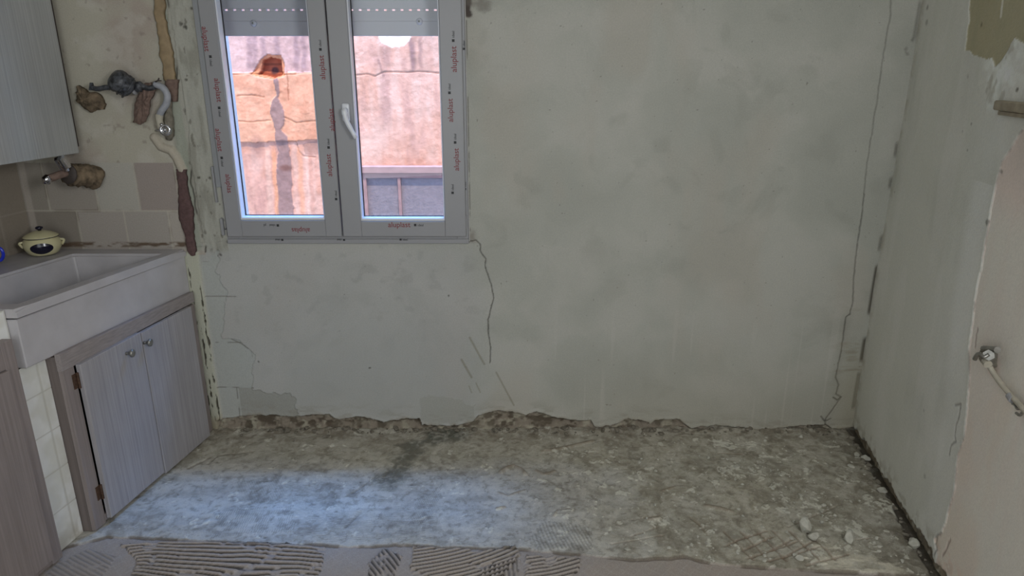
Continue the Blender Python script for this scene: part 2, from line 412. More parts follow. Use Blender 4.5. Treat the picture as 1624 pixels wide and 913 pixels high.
    for (za, zb, k) in (((1382, 500), (1392, 420), .9), ((1362, 575), (1368, 535), .9), ((1355, 650), (1362, 590), .5), ((1416, 300), (1420, 280), .5), ((1412, 325), (1408, 345), .5), ((1424, 250), (1428, 225), .5), ((1447, 66), (1450, 0), .3), ((1396, 400), (1405, 372), .45)):
        z0 = back(*za)[2]; z1 = back(*zb)[2]
        m = corn * sstep(z0 - .01, z0 + .02, Z) * sstep(z1 + .01, z1 - .02, Z)
        C = mixc(C, m * k, (84, 80, 70)); h -= m * 0.006
    C = mixc(C, 0.3 * sstep(0.16, 0.02, WR - X) * sstep(0.55, .2, Z), (176, 166, 140))
    wr = sstep(.62, .8, fbm(X, Z * 4, 0.12, 4, 333)) * sstep(.2, .05, WR - X) * sstep(.75, .4, Z)
    C = mixc(C, wr * .5, (140, 132, 112))
    # --- trowel scratches
    for a, b, wd in (((745, 535), (768, 577), .007), ((732, 570), (748, 598), .008), ((787, 590), (815, 642), .006), ((744, 612), (748, 622), .004), ((755, 607), (762, 622), .004)):
        P = backto([a, b]); dd = pdist(X, Z, P); m = sstep(wd, wd * .3, dd)
        C = mixc(C, m * 0.6, (134, 130, 112)); h += m * 0.001
    # --- dark broken plaster at top right corner of the window
    dd = pdist(X, Z, backto([(741, 0), (741, 22)])); C = mixc(C, sstep(0.022, 0.008, dd + .02 * (fbm(X, Z, .02, 3, 401) - .5)) * .9, (66, 54, 50))
    dd = pdist(X, Z, backto([(742, 3), (768, 8)])); C = mixc(C, sstep(0.04, 0.0, dd + .05 * (fbm(X, Z, .03, 3, 403) - .5)) * .6, (112, 106, 98))
    # thin broken gap round the frame
    fr = np.minimum(np.abs(X - WX1 - .004), 9) + 0.0; m = sstep(.006, .002, fr) * (Z > .95) * sstep(.5, .62, fbm(X, Z, .06, 3, 411))
    C = mixc(C, m * .7, (90, 86, 80))
    m = sstep(.007, .002, np.abs(Z - WZ0 + .004)) * (X > WX0 - .04) * (X < WX1 + .02) * sstep(.42, .55, fbm(X, Z, .05, 3, 413))
    C = mixc(C, m * .8, (80, 76, 70))
    m = sstep(.05, .0, np.hypot((X - WX1 - .012) * 1.4, Z - .945) + .03 * (fbm(X, Z, .02, 3, 415) - .5)) * .55
    C = mixc(C, m, (120, 110, 100)); h -= m * .003
    # mould specks on the strip by the frame
    for (px, py, r) in ((288, 38, .012), (293, 42, .010), (296, 44, .008), (304, 13, .008), (296, 126, .008), (297, 120, .005), (337, 278, .007), (333, 282, .008), (316, 281, .006), (350, 404, .010), (345, 406, .006), (1447, 63, .012), (1437, 78, .012), (1439, 85, .012), (586, 583, .008), (410, 573, .004), (712, 469, .004), (546, 467, .003), (300, 22, .004)):
        bx, bz = back(px, py)[0], back(px, py)[2]
        dd = np.hypot(X - bx, Z - bz) + 0.012 * (fbm(X, Z, 0.012, 3, int(px)) - .5); m = sstep(r, r * .3, dd)
        C = mixc(C, m * (.75 if px < 1400 else .3), (66, 62, 56)); h -= m * 0.002
    # --- broken lower edge of the plaster
    pl = [(330, 672), (380, 663), (429, 661), (460, 664), (497, 660), (522, 659), (534, 667), (540, 668), (568, 663), (595, 669), (611, 672), (632, 668), (666, 666), (669, 677), (725, 678), (749, 672), (758, 663), (786, 654), (811, 655), (835, 660), (851, 655), (879, 664), (909, 669), (937, 669), (943, 680), (965, 678), (996, 666), (1029, 672), (1030, 675), (1040, 667), (1077, 668), (1095, 681), (1135, 677), (1178, 680), (1197, 686), (1240, 681), (1283, 677), (1308, 676), (1320, 683), (1360, 680)]
    P = np.array([(back(*p)[0], back(*p)[2]) for p in pl])
    ed = np.interp(X, P[:, 0], P[:, 1]) + 0.010 + 0.012 * (fbm(X, X * 0, 0.03, 4, 501) - .5) + 0.004 * (fbm(X, Z, 0.01, 2, 503) - .5)
    below = (Z < ed) & (X > -1.40)
    rn = fbm(X, Z * 1.6, 0.035, 4, 505)
    h = np.where(below, -0.028 + 0.036 * (rn - .5) + 0.018 * sstep(0.03, 0.0, Z), h)
    h = np.maximum(h, -.031)
    C = mixc(C, below * 1.0, (142, 132, 118))
    C = mixc(C, below * 0.9 * sstep(.5, .68, fbm(X, Z, .03, 4, 507)), (172, 166, 148))
    C = mixc(C, below * 0.85 * sstep(.52, .38, rn), (86, 76, 64))
    C = mixc(C, sstep(.006, .0015, np.abs(Z - ed + .002)) * (X > -1.4) * sstep(.38, .5, fbm(X, Z, .04, 3, 506)) * .85, (66, 56, 46))  # shadow under the plaster lip painted as a dark line
    lip = sstep(0.020, 0.0, Z - ed) * (~below) * (X > -1.4)
    C = mixc(C, lip * 0.45 * sstep(.4, .7, fbm(X, Z, .04, 3, 509)), (142, 132, 112)); h += lip * 0.003
    C = mixc(C, 0.35 * sstep(.10, 0.0, Z - ed) * sstep(.5, .7, fbm(X, Z * 3, .06, 4, 511)) * (X > -1.3), (140, 134, 118))
    Y = -h
    # keep the seams with the side walls tucked in
    P3 = np.stack([X, Y, Z], -1)
    xc = (xs[:-1] + xs[1:]) / 2; zc = (zs[:-1] + zs[1:]) / 2
    keep = ~(((xc > WX0) & (xc < WX1))[:, None] & ((zc > WZ0) & (zc < WZ1))[None, :])
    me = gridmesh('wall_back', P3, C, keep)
    # body of the wall behind the plaster
    bm = bmesh.new(); bm.from_mesh(me); cl = bm.verts.layers.float_color['Col']; n0 = len(bm.verts)
    for b in ((-2.6, WX0, .035, .27, -.3, 3.0), (WX1, 2.0, .035, .27, -.3, 3.0), (WX0, WX1, .035, .27, -.3, WZ0), (WX0, WX1, .035, .27, WZ1, 3.0)):
        for v in box(bm, *b): v[cl] = (.55, .5, .45, 1)
    # reveal strips joining plaster and body
    for b in ((WX0 - .004, WX0, -.002, .04, WZ0, WZ1), (WX1, WX1 + .004, -.002, .04, WZ0, WZ1), (WX0, WX1, .002, .04, WZ0 - .004, WZ0)):
        for v in box(bm, *b): v[cl] = (.45, .44, .42, 1)
    bm.to_mesh(me); bm.free()
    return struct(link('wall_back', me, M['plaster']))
build_back_wall()

# ------------------------------------------------------------------ right wall
def build_right_wall():
    ys = np.concatenate([np.arange(0.03, -1.55, -0.0042), np.arange(-1.55, -2.3, -0.03)])
    zs = np.concatenate([np.arange(-0.03, 2.0, 0.0042), np.arange(2.0, 2.8, 0.05)])
    Y, Z = np.meshgrid(ys, zs, indexing='ij')
    h = 0.010 * (fbm(Y, Z, 0.8, 3, 601) - .5) + 0.003 * (fbm(Y, Z, 0.15, 4, 603) - .5)
    t = fbm(Y, Z * .6, .25, 5, 605)
    C = np.ones(Y.shape + (3,)) * lin((178, 178, 170))
    C = mixc(C, .6 * sstep(.45, .7, t), (162, 163, 154))
    C = mixc(C, .25 * sstep(.5, .3, fbm(Y * 2, Z * .5, .2, 4, 607)), (192, 190, 186))
    # boundary with the old pink paint
    B = sideto([(1640, 190), (1620, 208), (1590, 255), (1575, 310), (1570, 345), (1557, 420), (1545, 490), (1537, 560), (1538, 600), (1534, 640), (1530, 690), (1518, 720), (1513, 770), (1500, 820), (1492, 845), (1480, 855), (1486, 880), (1478, 913)])
    B = np.array(B)[::-1]  # increasing z
    by = np.interp(Z, B[:, 1], B[:, 0]) + 0.012 * (fbm(Z, Y, .05, 4, 611) - .5)
    pink = (Y < by) & (Z < side(1640, 190, WR)[2])
    C = mixc(C, pink * .95, (183, 171, 163))
    C = mixc(C, pink * .6 * sstep(.42, .65, fbm(Y * 1.6, Z * .8, .3, 4, 613)), (180, 164, 152))
    C = mixc(C, pink * .4 * sstep(.5, .3, fbm(Y * 2.6, Z * .5, .3, 4, 615)), (172, 164, 156))
    h -= pink * .004
    ln = np.abs(Y - by); m = sstep(.006, .001, ln) * (Z < side(1624, 205, WR)[2]) * sstep(.42, .6, fbm(Y, Z, .07, 3, 617))
    C = mixc(C, m * .6, (112, 104, 96))
    # band of brighter plaster beside the boundary
    band = sstep(.10, .03, np.abs(Y - by - .07)) * (~pink) * (Z < 1.3); C = mixc(C, band * .4, (196, 196, 192))
    # old olive paint patch at the top
    O = sideto([(1540, -40), (1535, 40), (1530, 80), (1545, 86), (1560, 92), (1572, 92), (1580, 107), (1590, 95), (1600, 78), (1610, 60), (1624, 70), (1660, 60), (1660, -40)])
    jy = Y + .02 * (fbm(Y, Z, .04, 4, 621) - .5); jz = Z + .02 * (fbm(Y, Z, .04, 4, 622) - .5)
    ol = inpoly(jy, jz, O); C = mixc(C, ol * .95, (142, 137, 112)); C = mixc(C, ol * .35 * sstep(.4, .7, fbm(Y * 4, Z, .2, 4, 623)), (156, 148, 124)); h -= ol * .003
    q = side(1590, 120, WR); d = np.hypot(Y - q[1], (Z - q[2]) * 1.2)
    nb = sstep(.17, .08, d) * (~ol)
    C = mixc(C, nb * .6 * sstep(.35, .6, fbm(Y, Z, .06, 3, 625)), (200, 204, 198))
    C = mixc(C, nb * .6 * sstep(.58, .7, fbm(Y * 1.5, Z, .05, 3, 627)), (146, 142, 130)); h += nb * .003 * fbm(Y, Z, .04, 3, 629)
    for (px, py, r, k) in ((1555, 40, .010, .7), (1615, 142, .010, .8), (1541, 196, .006, .5), (1527, 208, .006, .3), (1567, 352, .014, .6), (1470, 35, .016, .4), (1471, 12, .012, .5), (1535, 238, .006, .4), (1588, 272, .012, .6), (1420, 305, .005, .5), (1466, 755, .012, .3), (1535, 120, .010, .3), (1465, 650, .01, .3)):
        q = side(px, py, WR); d = np.hypot(Y - q[1], Z - q[2]) + .012 * (fbm(Y, Z, .012, 3, int(px)) - .5)
        C = mixc(C, sstep(r, r * .3, d) * k, (72, 68, 60))
    q0 = side(1589, 0, WR); q1 = side(1586, 26, WR); d = pdist(Y, Z, [(q0[1], q0[2]), (q1[1], q1[2])]); C = mixc(C, sstep(.008, .003, d) * .7, (196, 194, 184))
    for pts in ([(1515, 642), (1524, 640), (1521, 660), (1517, 672), (1514, 690), (1516, 700), (1508, 705), (1505, 720)], [(1492, 845), (1484, 850), (1482, 862), (1484, 870), (1480, 880)], [(1505, 855), (1498, 870), (1492, 880)], [(1549, 520), (1545, 550)]):
        P = sideto(pts); d = pdist(Y + .01 * (fbm(Y, Z, .02, 3, 631) - .5), Z, P); m = sstep(.006, .001, d)
        C = mixc(C, m * .65, (96, 90, 84)); h -= m * .003
    q = side(1575, 575, WR); d = np.hypot(Y - q[1], Z - q[2] + .005); C = mixc(C, sstep(.05, .02, d) * .25, (140, 128, 112))
    # dirty broken foot of the wall and corner
    e = .02 + .05 * fbm(Y, Y * 0, .06, 4, 641) + .012 * (fbm(Y, Z, .012, 2, 643) - .5)
    bl = Z < e - .01; C = mixc(C, bl * .95, (104, 94, 78)); h = np.where(bl, -.020 + .02 * (fbm(Y, Z, .03, 4, 645) - .5), h)
    C = mixc(C, bl * .7 * sstep(.6, .75, fbm(Y, Z, .03, 3, 647)), (170, 166, 152))
    C = mixc(C, .5 * sstep(.08, .0, Z - e) * sstep(.5, .66, fbm(Y, Z, .03, 4, 649)), (134, 128, 112))
    C = mixc(C, .4 * sstep(-.05, -.005, Y) * sstep(.4, .65, fbm(Y, Z, .06, 4, 651)), (140, 134, 118))
    C = np.clip(C * (1.60 + .40 * (Y < by) * sstep(1.45, 1.15, Z))[..., None], 0, .85)
    X = WR + SK * Y - h
    me = gridmesh('wall_right', np.stack([X, Y, Z], -1), C, None, flip=True)
    bm = bmesh.new(); bm.from_mesh(me); cl = bm.verts.layers.float_color['Col']
    for b in ((WR + .04, WR + .25, -2.3, .1, -.3, 2.95), (WR + .04, WR + .25, -4.45, -3.6, -.3, 2.95), (WR + .04, WR + .25, -3.6, -2.3, 2.35, 2.95)):
        for v in box(bm, *b, skew=True): v[cl] = tuple(lin((180, 178, 170))) + (1,)
    for b in ((WR + .0, WR + .04, -4.45, -3.6, -.05, 2.8),):
        for v in box(bm, *b, skew=True): v[cl] = tuple(lin((180, 178, 170))) + (1,)
    bm.to_mesh(me); bm.free()
    return struct(link('wall_right', me, M['sidewall']))
build_right_wall()

# ------------------------------------------------------------------ floor
def build_floor():
    xs = np.arange(-2.2, 1.75, 0.0042)
    ys = np.concatenate([np.arange(0.05, -0.78, -0.0036), np.arange(-0.78, -1.12, -0.0026), np.arange(-1.12, -1.5, -.01), np.arange(-1.5, -4.6, -0.06)])
    X, Y = np.meshgrid(xs, ys, indexing='ij')
    PX, PY = project(X, Y, 0 * X)
    n1 = fbm(X, Y, .30, 5, 701); n2 = fbm(X, Y, .07, 5, 711); n3 = fbm(X, Y * 2.0, .05, 5, 721)
    H = 0.010 * (n1 - .5) + 0.0045 * (n2 - .5) + .002 * (fbm(X, Y, .018, 3, 705) - .5)
    C = np.ones(X.shape + (3,)) * lin((146, 142, 128))
    C = mixc(C, .6 * sstep(.4, .65, n2), (126, 120, 104))
    C = mixc(C, .5 * sstep(.5, .75, n1), (158, 152, 134))
    # grey adhesive film over the middle and left
    fl = sstep(-.22, -.36, Y + .10 * (n1 - .5)) * sstep(.65, .15, X + .5 * (n2 - .5))
    C = mixc(C, fl * .85, (158, 156, 150))
    C = mixc(C, fl * .45 * sstep(.45, .65, n3), (130, 126, 116))
    C = mixc(C, fl * .45 * sstep(.5, .32, fbm(X * .5, Y * 1.6, .1, 4, 741)), (180, 178, 170))
    # scraped horizontal smears
    sm = sstep(.60, .72, fbm(X * .3, Y * 2.4, .05, 4, 751)); C = mixc(C, sm * .2 * sstep(-.15, -.3, Y), (112, 106, 94))
    # brownish earth close to the walls
    C = mixc(C, .6 * sstep(-.30, -.08, Y + .12 * (n2 - .5)), (146, 140, 126))
    C = mixc(C, .5 * sstep(-.16, -.02, Y) * sstep(.4, .6, n3), (94, 82, 66))
    C = mixc(C, .55 * sstep(.25, .04, WR + SK * Y - X + .1 * (n2 - .5)), (92, 86, 74))
    # dark damp blot
    D = floorto([(728, 688), (690, 692), (655, 706), (640, 724), (632, 745), (618, 762)])
    d = pdist(X, Y, D) + .11 * (fbm(X, Y, .07, 5, 761) - .5)
    C = mixc(C, sstep(.075, .02, d) * .75, (78, 80, 72))
    D = floorto([(735, 682), (690, 690)]); d = pdist(X, Y, D) + .06 * (fbm(X, Y, .04, 4, 763) - .5); C = mixc(C, sstep(.05, .01, d) * .6, (72, 74, 64))
    # dark joints scraped open on the left
    for pts in ([(400, 715), (345, 722), (330, 735)], [(615, 745), (605, 768)], [(590, 760), (560, 782)], [(572, 812), (548, 836)], [(330, 726), (300, 742)]):
        d = pdist(X, Y, floorto(pts)) + .014 * (fbm(X, Y, .02, 3, 765) - .5); m = sstep(.010, .002, d); C = mixc(C, m * .55, (96, 90, 80)); H -= m * .003
    # busy mottling at several scales
    wX = X + .05 * (fbm(X, Y, .08, 4, 730) - .5); wY = Y + .05 * (fbm(X, Y, .08, 4, 735) - .5)
    m1 = fbm(wX, wY * .95, .055, 5, 740, .62); m2 = fbm(wX, wY * .95, .018, 4, 745, .6)
    C = mixc(C, .34 * sstep(.50, .64, m1), (172, 168, 156)); C = mixc(C, (.12 + .34 * sstep(.35, .6, n1)) * sstep(.48, .36, m1), (106, 100, 88))
    C = mixc(C, .24 * sstep(.55, .68, m2), (184, 180, 168)); C = mixc(C, .38 * sstep(.42, .30, m2), (92, 86, 74)); H += .003 * (m1 - .5) + .0022 * (m2 - .5)
    # pale plaster splashes and crumbs, thickest on the right
    dens = .24 + .6 * sstep(-.2, 1.0, X) * sstep(-.04, -.12, Y) * sstep(.38, .6, fbm(X, Y, .3, 3, 770) + .08)
    f1 = fbm(wX, wY * .95, .045, 5, 771, .65); th = .76 - .15 * dens
    m = sstep(th, th + .03, f1); C = mixc(C, m * .6, (194, 192, 178)); H += m * .0025
    f2 = fbm(wX, wY * 1.2, .013, 3, 781, .6); m = sstep(.84 - .07 * dens, .88 - .07 * dens, f2); C = mixc(C, m * .55, (198, 196, 184)); H += m * .0015
    f3 = fbm(wX, wY * 1.2, .014, 3, 791, .6); m = sstep(.80, .85, f3); C = mixc(C, m * .55, (78, 72, 62)); H -= m * .002
    B = floorto([(1300, 880), (1350, 895), (1400, 900)]); d = pdist(X, Y, B) + .1 * (fbm(X, Y, .05, 4, 795) - .5); m = sstep(.10, .02, d)
    C = mixc(C, m * .6 * sstep(.45, .6, n3), (192, 186, 168)); H += m * .006 * n2
    # raised ridges of old bedding
    for pts, wd, hh in (([(795, 748), (806, 741), (815, 739), (826, 745), (832, 751)], .011, .014), ([(850, 746), (862, 752), (880, 748)], .008, .006), ([(790, 780), (806, 786), (832, 776)], .006, .004), ([(1118, 802), (1140, 806), (1160, 812)], .012, .006), ([(1092, 817), (1110, 832), (1122, 847)], .006, -.005), ([(1030, 824), (1046, 822)], .01, .008), ([(1050, 778), (1070, 772)], .006, .004), ([(788, 806), (800, 804)], .006, .008), ([(940, 700), (905, 708), (860, 716)], .012, .006), ([(1140, 718), (1176, 720)], .006, -.004), ([(878, 818), (884, 808)], .005, .006)):
        d = pdist(X, Y, floorto(pts)) + .006 * (fbm(X, Y, .015, 3, 797) - .5); m = sstep(wd * 1.5, 0, d)
        H += m * hh; C = mixc(C, m * .6, (112, 98, 80))
    # fine comb marks in the film
    def comb(poly, ang, per, amp, dark, warp=.0, seed=0, soft=.02, c=(70, 66, 58), centre=None, gate=.28):
        nonlocal C, H
        P = floorto(poly); cx = sum(p[0] for p in P) / len(P)
        jx = X + soft * 2 * (fbm(X, Y, .05, 3, 801 + seed) - .5); jy = Y + soft * 2 * (fbm(X, Y, .05, 3, 803 + seed) - .5)
        m = inpoly(jx, jy, P).astype(float)
        if centre is not None:
            c0 = onfloor(*centre); s = np.hypot(X - c0[0], Y - c0[1])
        else: s = X * math.sin(ang) + Y * math.cos(ang)
        s = s + warp * (fbm(X, Y, .35, 2, 805 + seed) - .5) + (.010 if warp else .004) * (fbm(X, Y, .10, 2, 806 + seed) - .5) + .002 * (fbm(X, Y, .03, 3, 807 + seed) - .5)
        ph = (s / per) % 1.0; w_ = np.abs(ph - .5) * 2       # 1 at the groove
        br = sstep(gate, gate + .12, fbm(X, Y, .045, 3, 809 + seed))
        H += m * amp * (1 - sstep(.25, .85, w_)) * (.4 + .6 * br)
        C = mixc(C, m * dark * sstep(.42, .68, w_) * br, c)
        return m
    comb([(375, 765), (440, 752), (455, 785), (400, 800)], 1.0, .0085, .0008, .3, seed=1)
    comb([(335, 812), (465, 800), (470, 840), (340, 850)], 1.45, .0085, .0008, .32, seed=2)
    comb([(440, 768), (520, 760), (560, 830), (470, 850)], .1, .009, .0008, .28, seed=3)
    comb([(480, 820), (700, 790), (690, 852), (500, 858)], .06, .010, .0008, .25, warp=.04, seed=4)
    comb([(660, 790), (700, 770), (690, 820), (650, 835)], 1.2, .0085, .0008, .28, seed=5)
    comb([(860, 822), (940, 838), (935, 872), (830, 872)], 1.35, .013, .0025, .35, warp=.05, seed=6)
    # nearer strip behind a ragged lip: pinkish backing with deep combed adhesive
    S = np.array(floorto([(100, 868), (170, 850), (300, 855), (400, 860), (500, 862), (560, 866), (640, 862), (700, 868), (760, 867), (830, 870), (900, 876), (1000, 886), (1060, 884), (1090, 882), (1130, 893), (1200, 898), (1320, 905), (1500, 915)]))
    sy = np.interp(X, S[:, 0], S[:, 1]) + .012 * (fbm(X, X * 0, .05, 4, 821) - .5) + .004 * (fbm(X, Y, .015, 2, 823) - .5)
    near = (Y < sy).astype(float)
    H = H * (1 - near) + near * (.003 * (n1 - .5) + .0015 * (n2 - .5) - .006)
    C = C * (1 - near[..., None]) + near[..., None] * (np.ones(C.shape) * lin((140, 132, 124)))
    C = mixc(C, near * .4 * sstep(.45, .7, n2), (146, 134, 122))
    # imprinted tile backing: small diamonds
    for a in (.75, -.8):
        s = (X * math.sin(a) + Y * math.cos(a)) / .034; g = np.abs((s % 1) - .5) * 2
        C = mixc(C, near * .30 * sstep(.88, .97, g) * sstep(.35, .5, n1), (160, 154, 146))
    # dark, slightly sunken line along the lip
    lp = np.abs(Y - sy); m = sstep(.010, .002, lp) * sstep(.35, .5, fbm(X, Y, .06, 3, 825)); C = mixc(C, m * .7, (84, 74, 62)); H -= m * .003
    GR = (48, 42, 36)
    comb([(190, 862), (250, 857), (400, 858), (515, 866), (512, 880), (500, 925), (205, 925), (215, 890)], .04, .0185, .010, .85, warp=.12, seed=11, soft=.012, c=GR)
    comb([(585, 890), (610, 868), (636, 880), (618, 925), (585, 925)], .95, .017, .009, .8, seed=12, soft=.008, c=GR)
    comb([(655, 866), (770, 872), (815, 866), (825, 878), (790, 925), (652, 925)], .0, .0185, .010, .85, seed=13, soft=.01, c=GR, centre=(640, 700))
    comb([(768, 900), (822, 885), (824, 930), (760, 930)], 1.5, .016, .006, .5, seed=14, soft=.008, c=GR)
    comb([(832, 878), (922, 884), (918, 905), (890, 930), (832, 930)], 0, .0185, .010, .85, seed=15, soft=.01, c=GR, centre=(800, 760))
    comb([(90, 890), (140, 868), (185, 880), (150, 925), (60, 925)], .5, .016, .003, .3, seed=16, soft=.01, c=GR)
    # diamond scoring on the right
    def lines(pts_list, wd, dk, c=(110, 92, 76), dep=.004):
        nonlocal C, H
        for pts in pts_list:
            P = floorto(pts); d = pdist(X, Y, P) + .006 * (fbm(X, Y, .02, 3, 831) - .5); m = sstep(wd, wd * .2, d); C = mixc(C, m * dk, c); H -= m * dep
    A = [[(1148 + 26 * k, 842 + 0 * k), (1195 + 26 * k, 888)] for k in range(0, 6)]
    Bq = [[(1150 + 32 * k, 866 + 5 * k), (1190 + 34 * k, 848 + 3 * k)] for k in range(4)] + [[(1185, 886), (1265, 858)], [(1215, 890), (1300, 868)], [(1280, 896), (1345, 880)], [(1165, 858), (1215, 842)]]
    lines(A + Bq, .0065, .55)
    lines([[(1000, 824), (1050, 815)], [(1000, 850), (1042, 835)], [(970, 862), (1052, 848)], [(1350, 855), (1395, 852)], [(1250, 835), (1330, 800)]], .005, .3)
    # dark gap along the right wall
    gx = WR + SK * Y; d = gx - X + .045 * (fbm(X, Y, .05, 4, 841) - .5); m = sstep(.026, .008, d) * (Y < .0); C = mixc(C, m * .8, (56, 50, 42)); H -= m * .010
    H += .012 * sstep(-.05, .0, Y) * fbm(X, Y, .03, 3, 845)      # debris banked against the back wall
    C = np.clip(C * np.array([1.42, 1.43, 1.46]), 0, .8)
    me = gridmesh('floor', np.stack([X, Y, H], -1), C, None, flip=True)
    bm = bmesh.new(); bm.from_mesh(me); cl = bm.verts.layers.float_color['Col']
    for v in box(bm, -2.9, 2.0, -4.6, .2, -.3, -.04): v[cl] = (.2, .19, .17, 1)
    bm.to_mesh(me); bm.free()
    return struct(link('floor', me, M['floor']))
build_floor()

# ------------------------------------------------------------------ rest of the shell
def build_left_wall():
    ys = np.arange(0.03, -1.4, -0.006); ys = np.append(ys, np.arange(-1.45, -4.5, -.3)); zs = np.append(np.arange(0, 2.0, .006), np.arange(2.0, 2.81, .2))
    Y, Z = np.meshgrid(ys, zs, indexing='ij'); C = np.ones(Y.shape + (3,)) * lin((158, 150, 138))
    til = Z < 1.262
    g = np.minimum(np.abs(((Y + .03) / .2) % 1 - .5) * .2, np.abs(((Z - 1.056 + .0) / .206 + .5) % 1 - .5) * .206)
    C = mixc(C, til * .8, (140, 130, 118)); C = mixc(C, til * sstep(.006, .002, g) * .5, (180, 170, 158)); C = mixc(C, .4 * sstep(.4, .7, fbm(Y, Z, .2, 4, 901)), (150, 140, 126))
    X = WL + SK * Y
    me = gridmesh('wall_left', np.stack([X, Y, Z], -1), C, None)
    bm = bmesh.new(); bm.from_mesh(me); cl = bm.verts.layers.float_color['Col']
    for v in box(bm, WL - .25, WL - .005, -4.45, .1, -.3, 2.95, skew=True): v[cl] = (.4, .38, .34, 1)
    bm.to_mesh(me); bm.free(); return struct(link('wall_left', me, M['sidewall']))
build_left_wall()
bm = NB(); box(bm, -3.0, 2.0, -4.6, .27, 2.75, 2.95); struct(obj('ceiling', bm, M['ceil']))
bm = NB()      # rear wall with a wide opening to the next room
box(bm, -3.2, -1.6, -4.6, -4.4, -.3, 2.95); box(bm, 1.0, 1.3, -4.6, -4.4, -.3, 2.95); box(bm, -1.6, 1.0, -4.6, -4.4, 2.5, 2.95)
struct(obj('wall_rear', bm, M['plain']))
bm = NB()      # unseen shell added behind the two openings to shut out sky light
box(bm, -3.4, 3.4, -7.2, -7.0, -.3, 2.95); box(bm, -3.4, -3.2, -7.0, -4.4, -.3, 2.95); box(bm, 3.2, 3.4, -7.0, -1.6, -.3, 2.95)
box(bm, -3.2, 3.2, -7.0, -4.6, 2.75, 2.95); box(bm, 1.3, 3.2, -4.6, -1.6, 2.75, 2.95); box(bm, 1.45, 3.2, -1.8, -1.6, -.3, 2.95)
box(bm, -3.2, 3.2, -7.0, -4.6, -.3, -.04); box(bm, 1.95, 3.2, -4.6, -1.6, -.3, -.04)
struct(obj('wall_sky_shield', bm, M['plain']))

# ------------------------------------------------------------------ window
def rrect(bm, x0, x1, z0, z1, w_l, w_r, w_b, w_t, y0, y1, bev):
    """mitred frame"""
    box(bm, x0, x0 + w_l, y0, y1, z0, z1, bev); box(bm, x1 - w_r, x1, y0, y1, z0, z1, bev)
    box(bm, x0 + w_l - .001, x1 - w_r + .001, y0, y1, z0, z0 + w_b, bev); box(bm, x0 + w_l - .001, x1 - w_r + .001, y0, y1, z1 - w_t, z1, bev)
bm = NB(); rrect(bm, WX0 + .001, WX1 - .001, WZ0 + .001, WZ1 - .001, .05, .05, .05, .05, -.004, .066, .002)
win = obj('window_1', bm, M['upvc']); struct(win); ORG['window_1'] = Vector((0, 0, 0))
def text(body, px, py, size, rot, m, parent, y, name):
    c = bpy.data.curves.new(name, 'FONT'); c.body = body; c.size = size; c.align_x = 'CENTER'; c.align_y = 'CENTER'; c.extrude = .0002; c.offset = .0001
    tmp = bpy.data.objects.new('tmp', c); col.objects.link(tmp)
    dg = bpy.context.evaluated_depsgraph_get(); me = bpy.data.meshes.new_from_object(tmp.evaluated_get(dg)); bpy.data.objects.remove(tmp)
    p = back(px, py, y)
    me.transform(Matrix.Translation(Vector(p)) @ Matrix.Rotation(math.pi / 2, 4, 'X') @ Matrix.Rotation(rot, 4, 'Z'))
    return link(name, me, m, parent)
YF = -.0224
def sash(x0, x1, gx0, gx1, gz0, lefty):
    z0, z1 = .947, 2.175
    bm = NB(); rrect(bm, x0, x1, z0, z1, gx0 - x0, x1 - gx1, gz0 - z0, .075, -.022, .05, .003)
    s = obj('window_sash', bm, M['upvc'], win)
    # glazing bead, gasket, pane
    bm = NB(); b0, b1 = .0, 0
    rrect(bm, gx0 - .001, gx1 + .001, gz0 - .001, z1 - .074, .006, .006, .012, .006, -.016, .040, .002)
    obj('glazing_bead', bm, M['bead'], s)
    bm = NB(); rrect(bm, gx0 + .004, gx1 - .004, gz0 + .010, z1 - .08, .005, .005, .004, .004, .026, .030, 0); obj('gasket', bm, M['gasket'], s)
    bm = NB(); box(bm, gx0 + .002, gx1 - .002, .031, .035, gz0 + .008, z1 - .078); obj('glass_pane', bm, M['glass'], s)
    return s
sL = sash(-1.229, -.7345, -1.164, -.803, 1.020, True)
sR = sash(-.7285, -.198, -.648, -.288, 1.016, False)
# window handle on the right sash
h0 = Vector(back(549, 178, -.022))
bm = NB()
box(bm, h0.x - .015, h0.x + .015, -.032, -.022, h0.z - .035, h0.z + .035, .006, seg=3); tube(bm, [(h0.x, -.03, h0.z + .008), (h0.x, -.058, h0.z + .008)], .011, 16)
hd = obj('window_handle', bm, M['handle'], sR, True)
bm = NB(); e = Vector(back(565, 219, -.055)); P = [Vector((h0.x, -.056, h0.z + .012)), Vector((h0.x + .008, -.062, h0.z - .03)), Vector((e.x, -.060, e.z))]
tube(bm, smoothpath(P, 5), [.012] * 3 + [.010] * 5 + [.009] * 3, 12); obj('handle_lever', bm, M['handle'], hd, True)
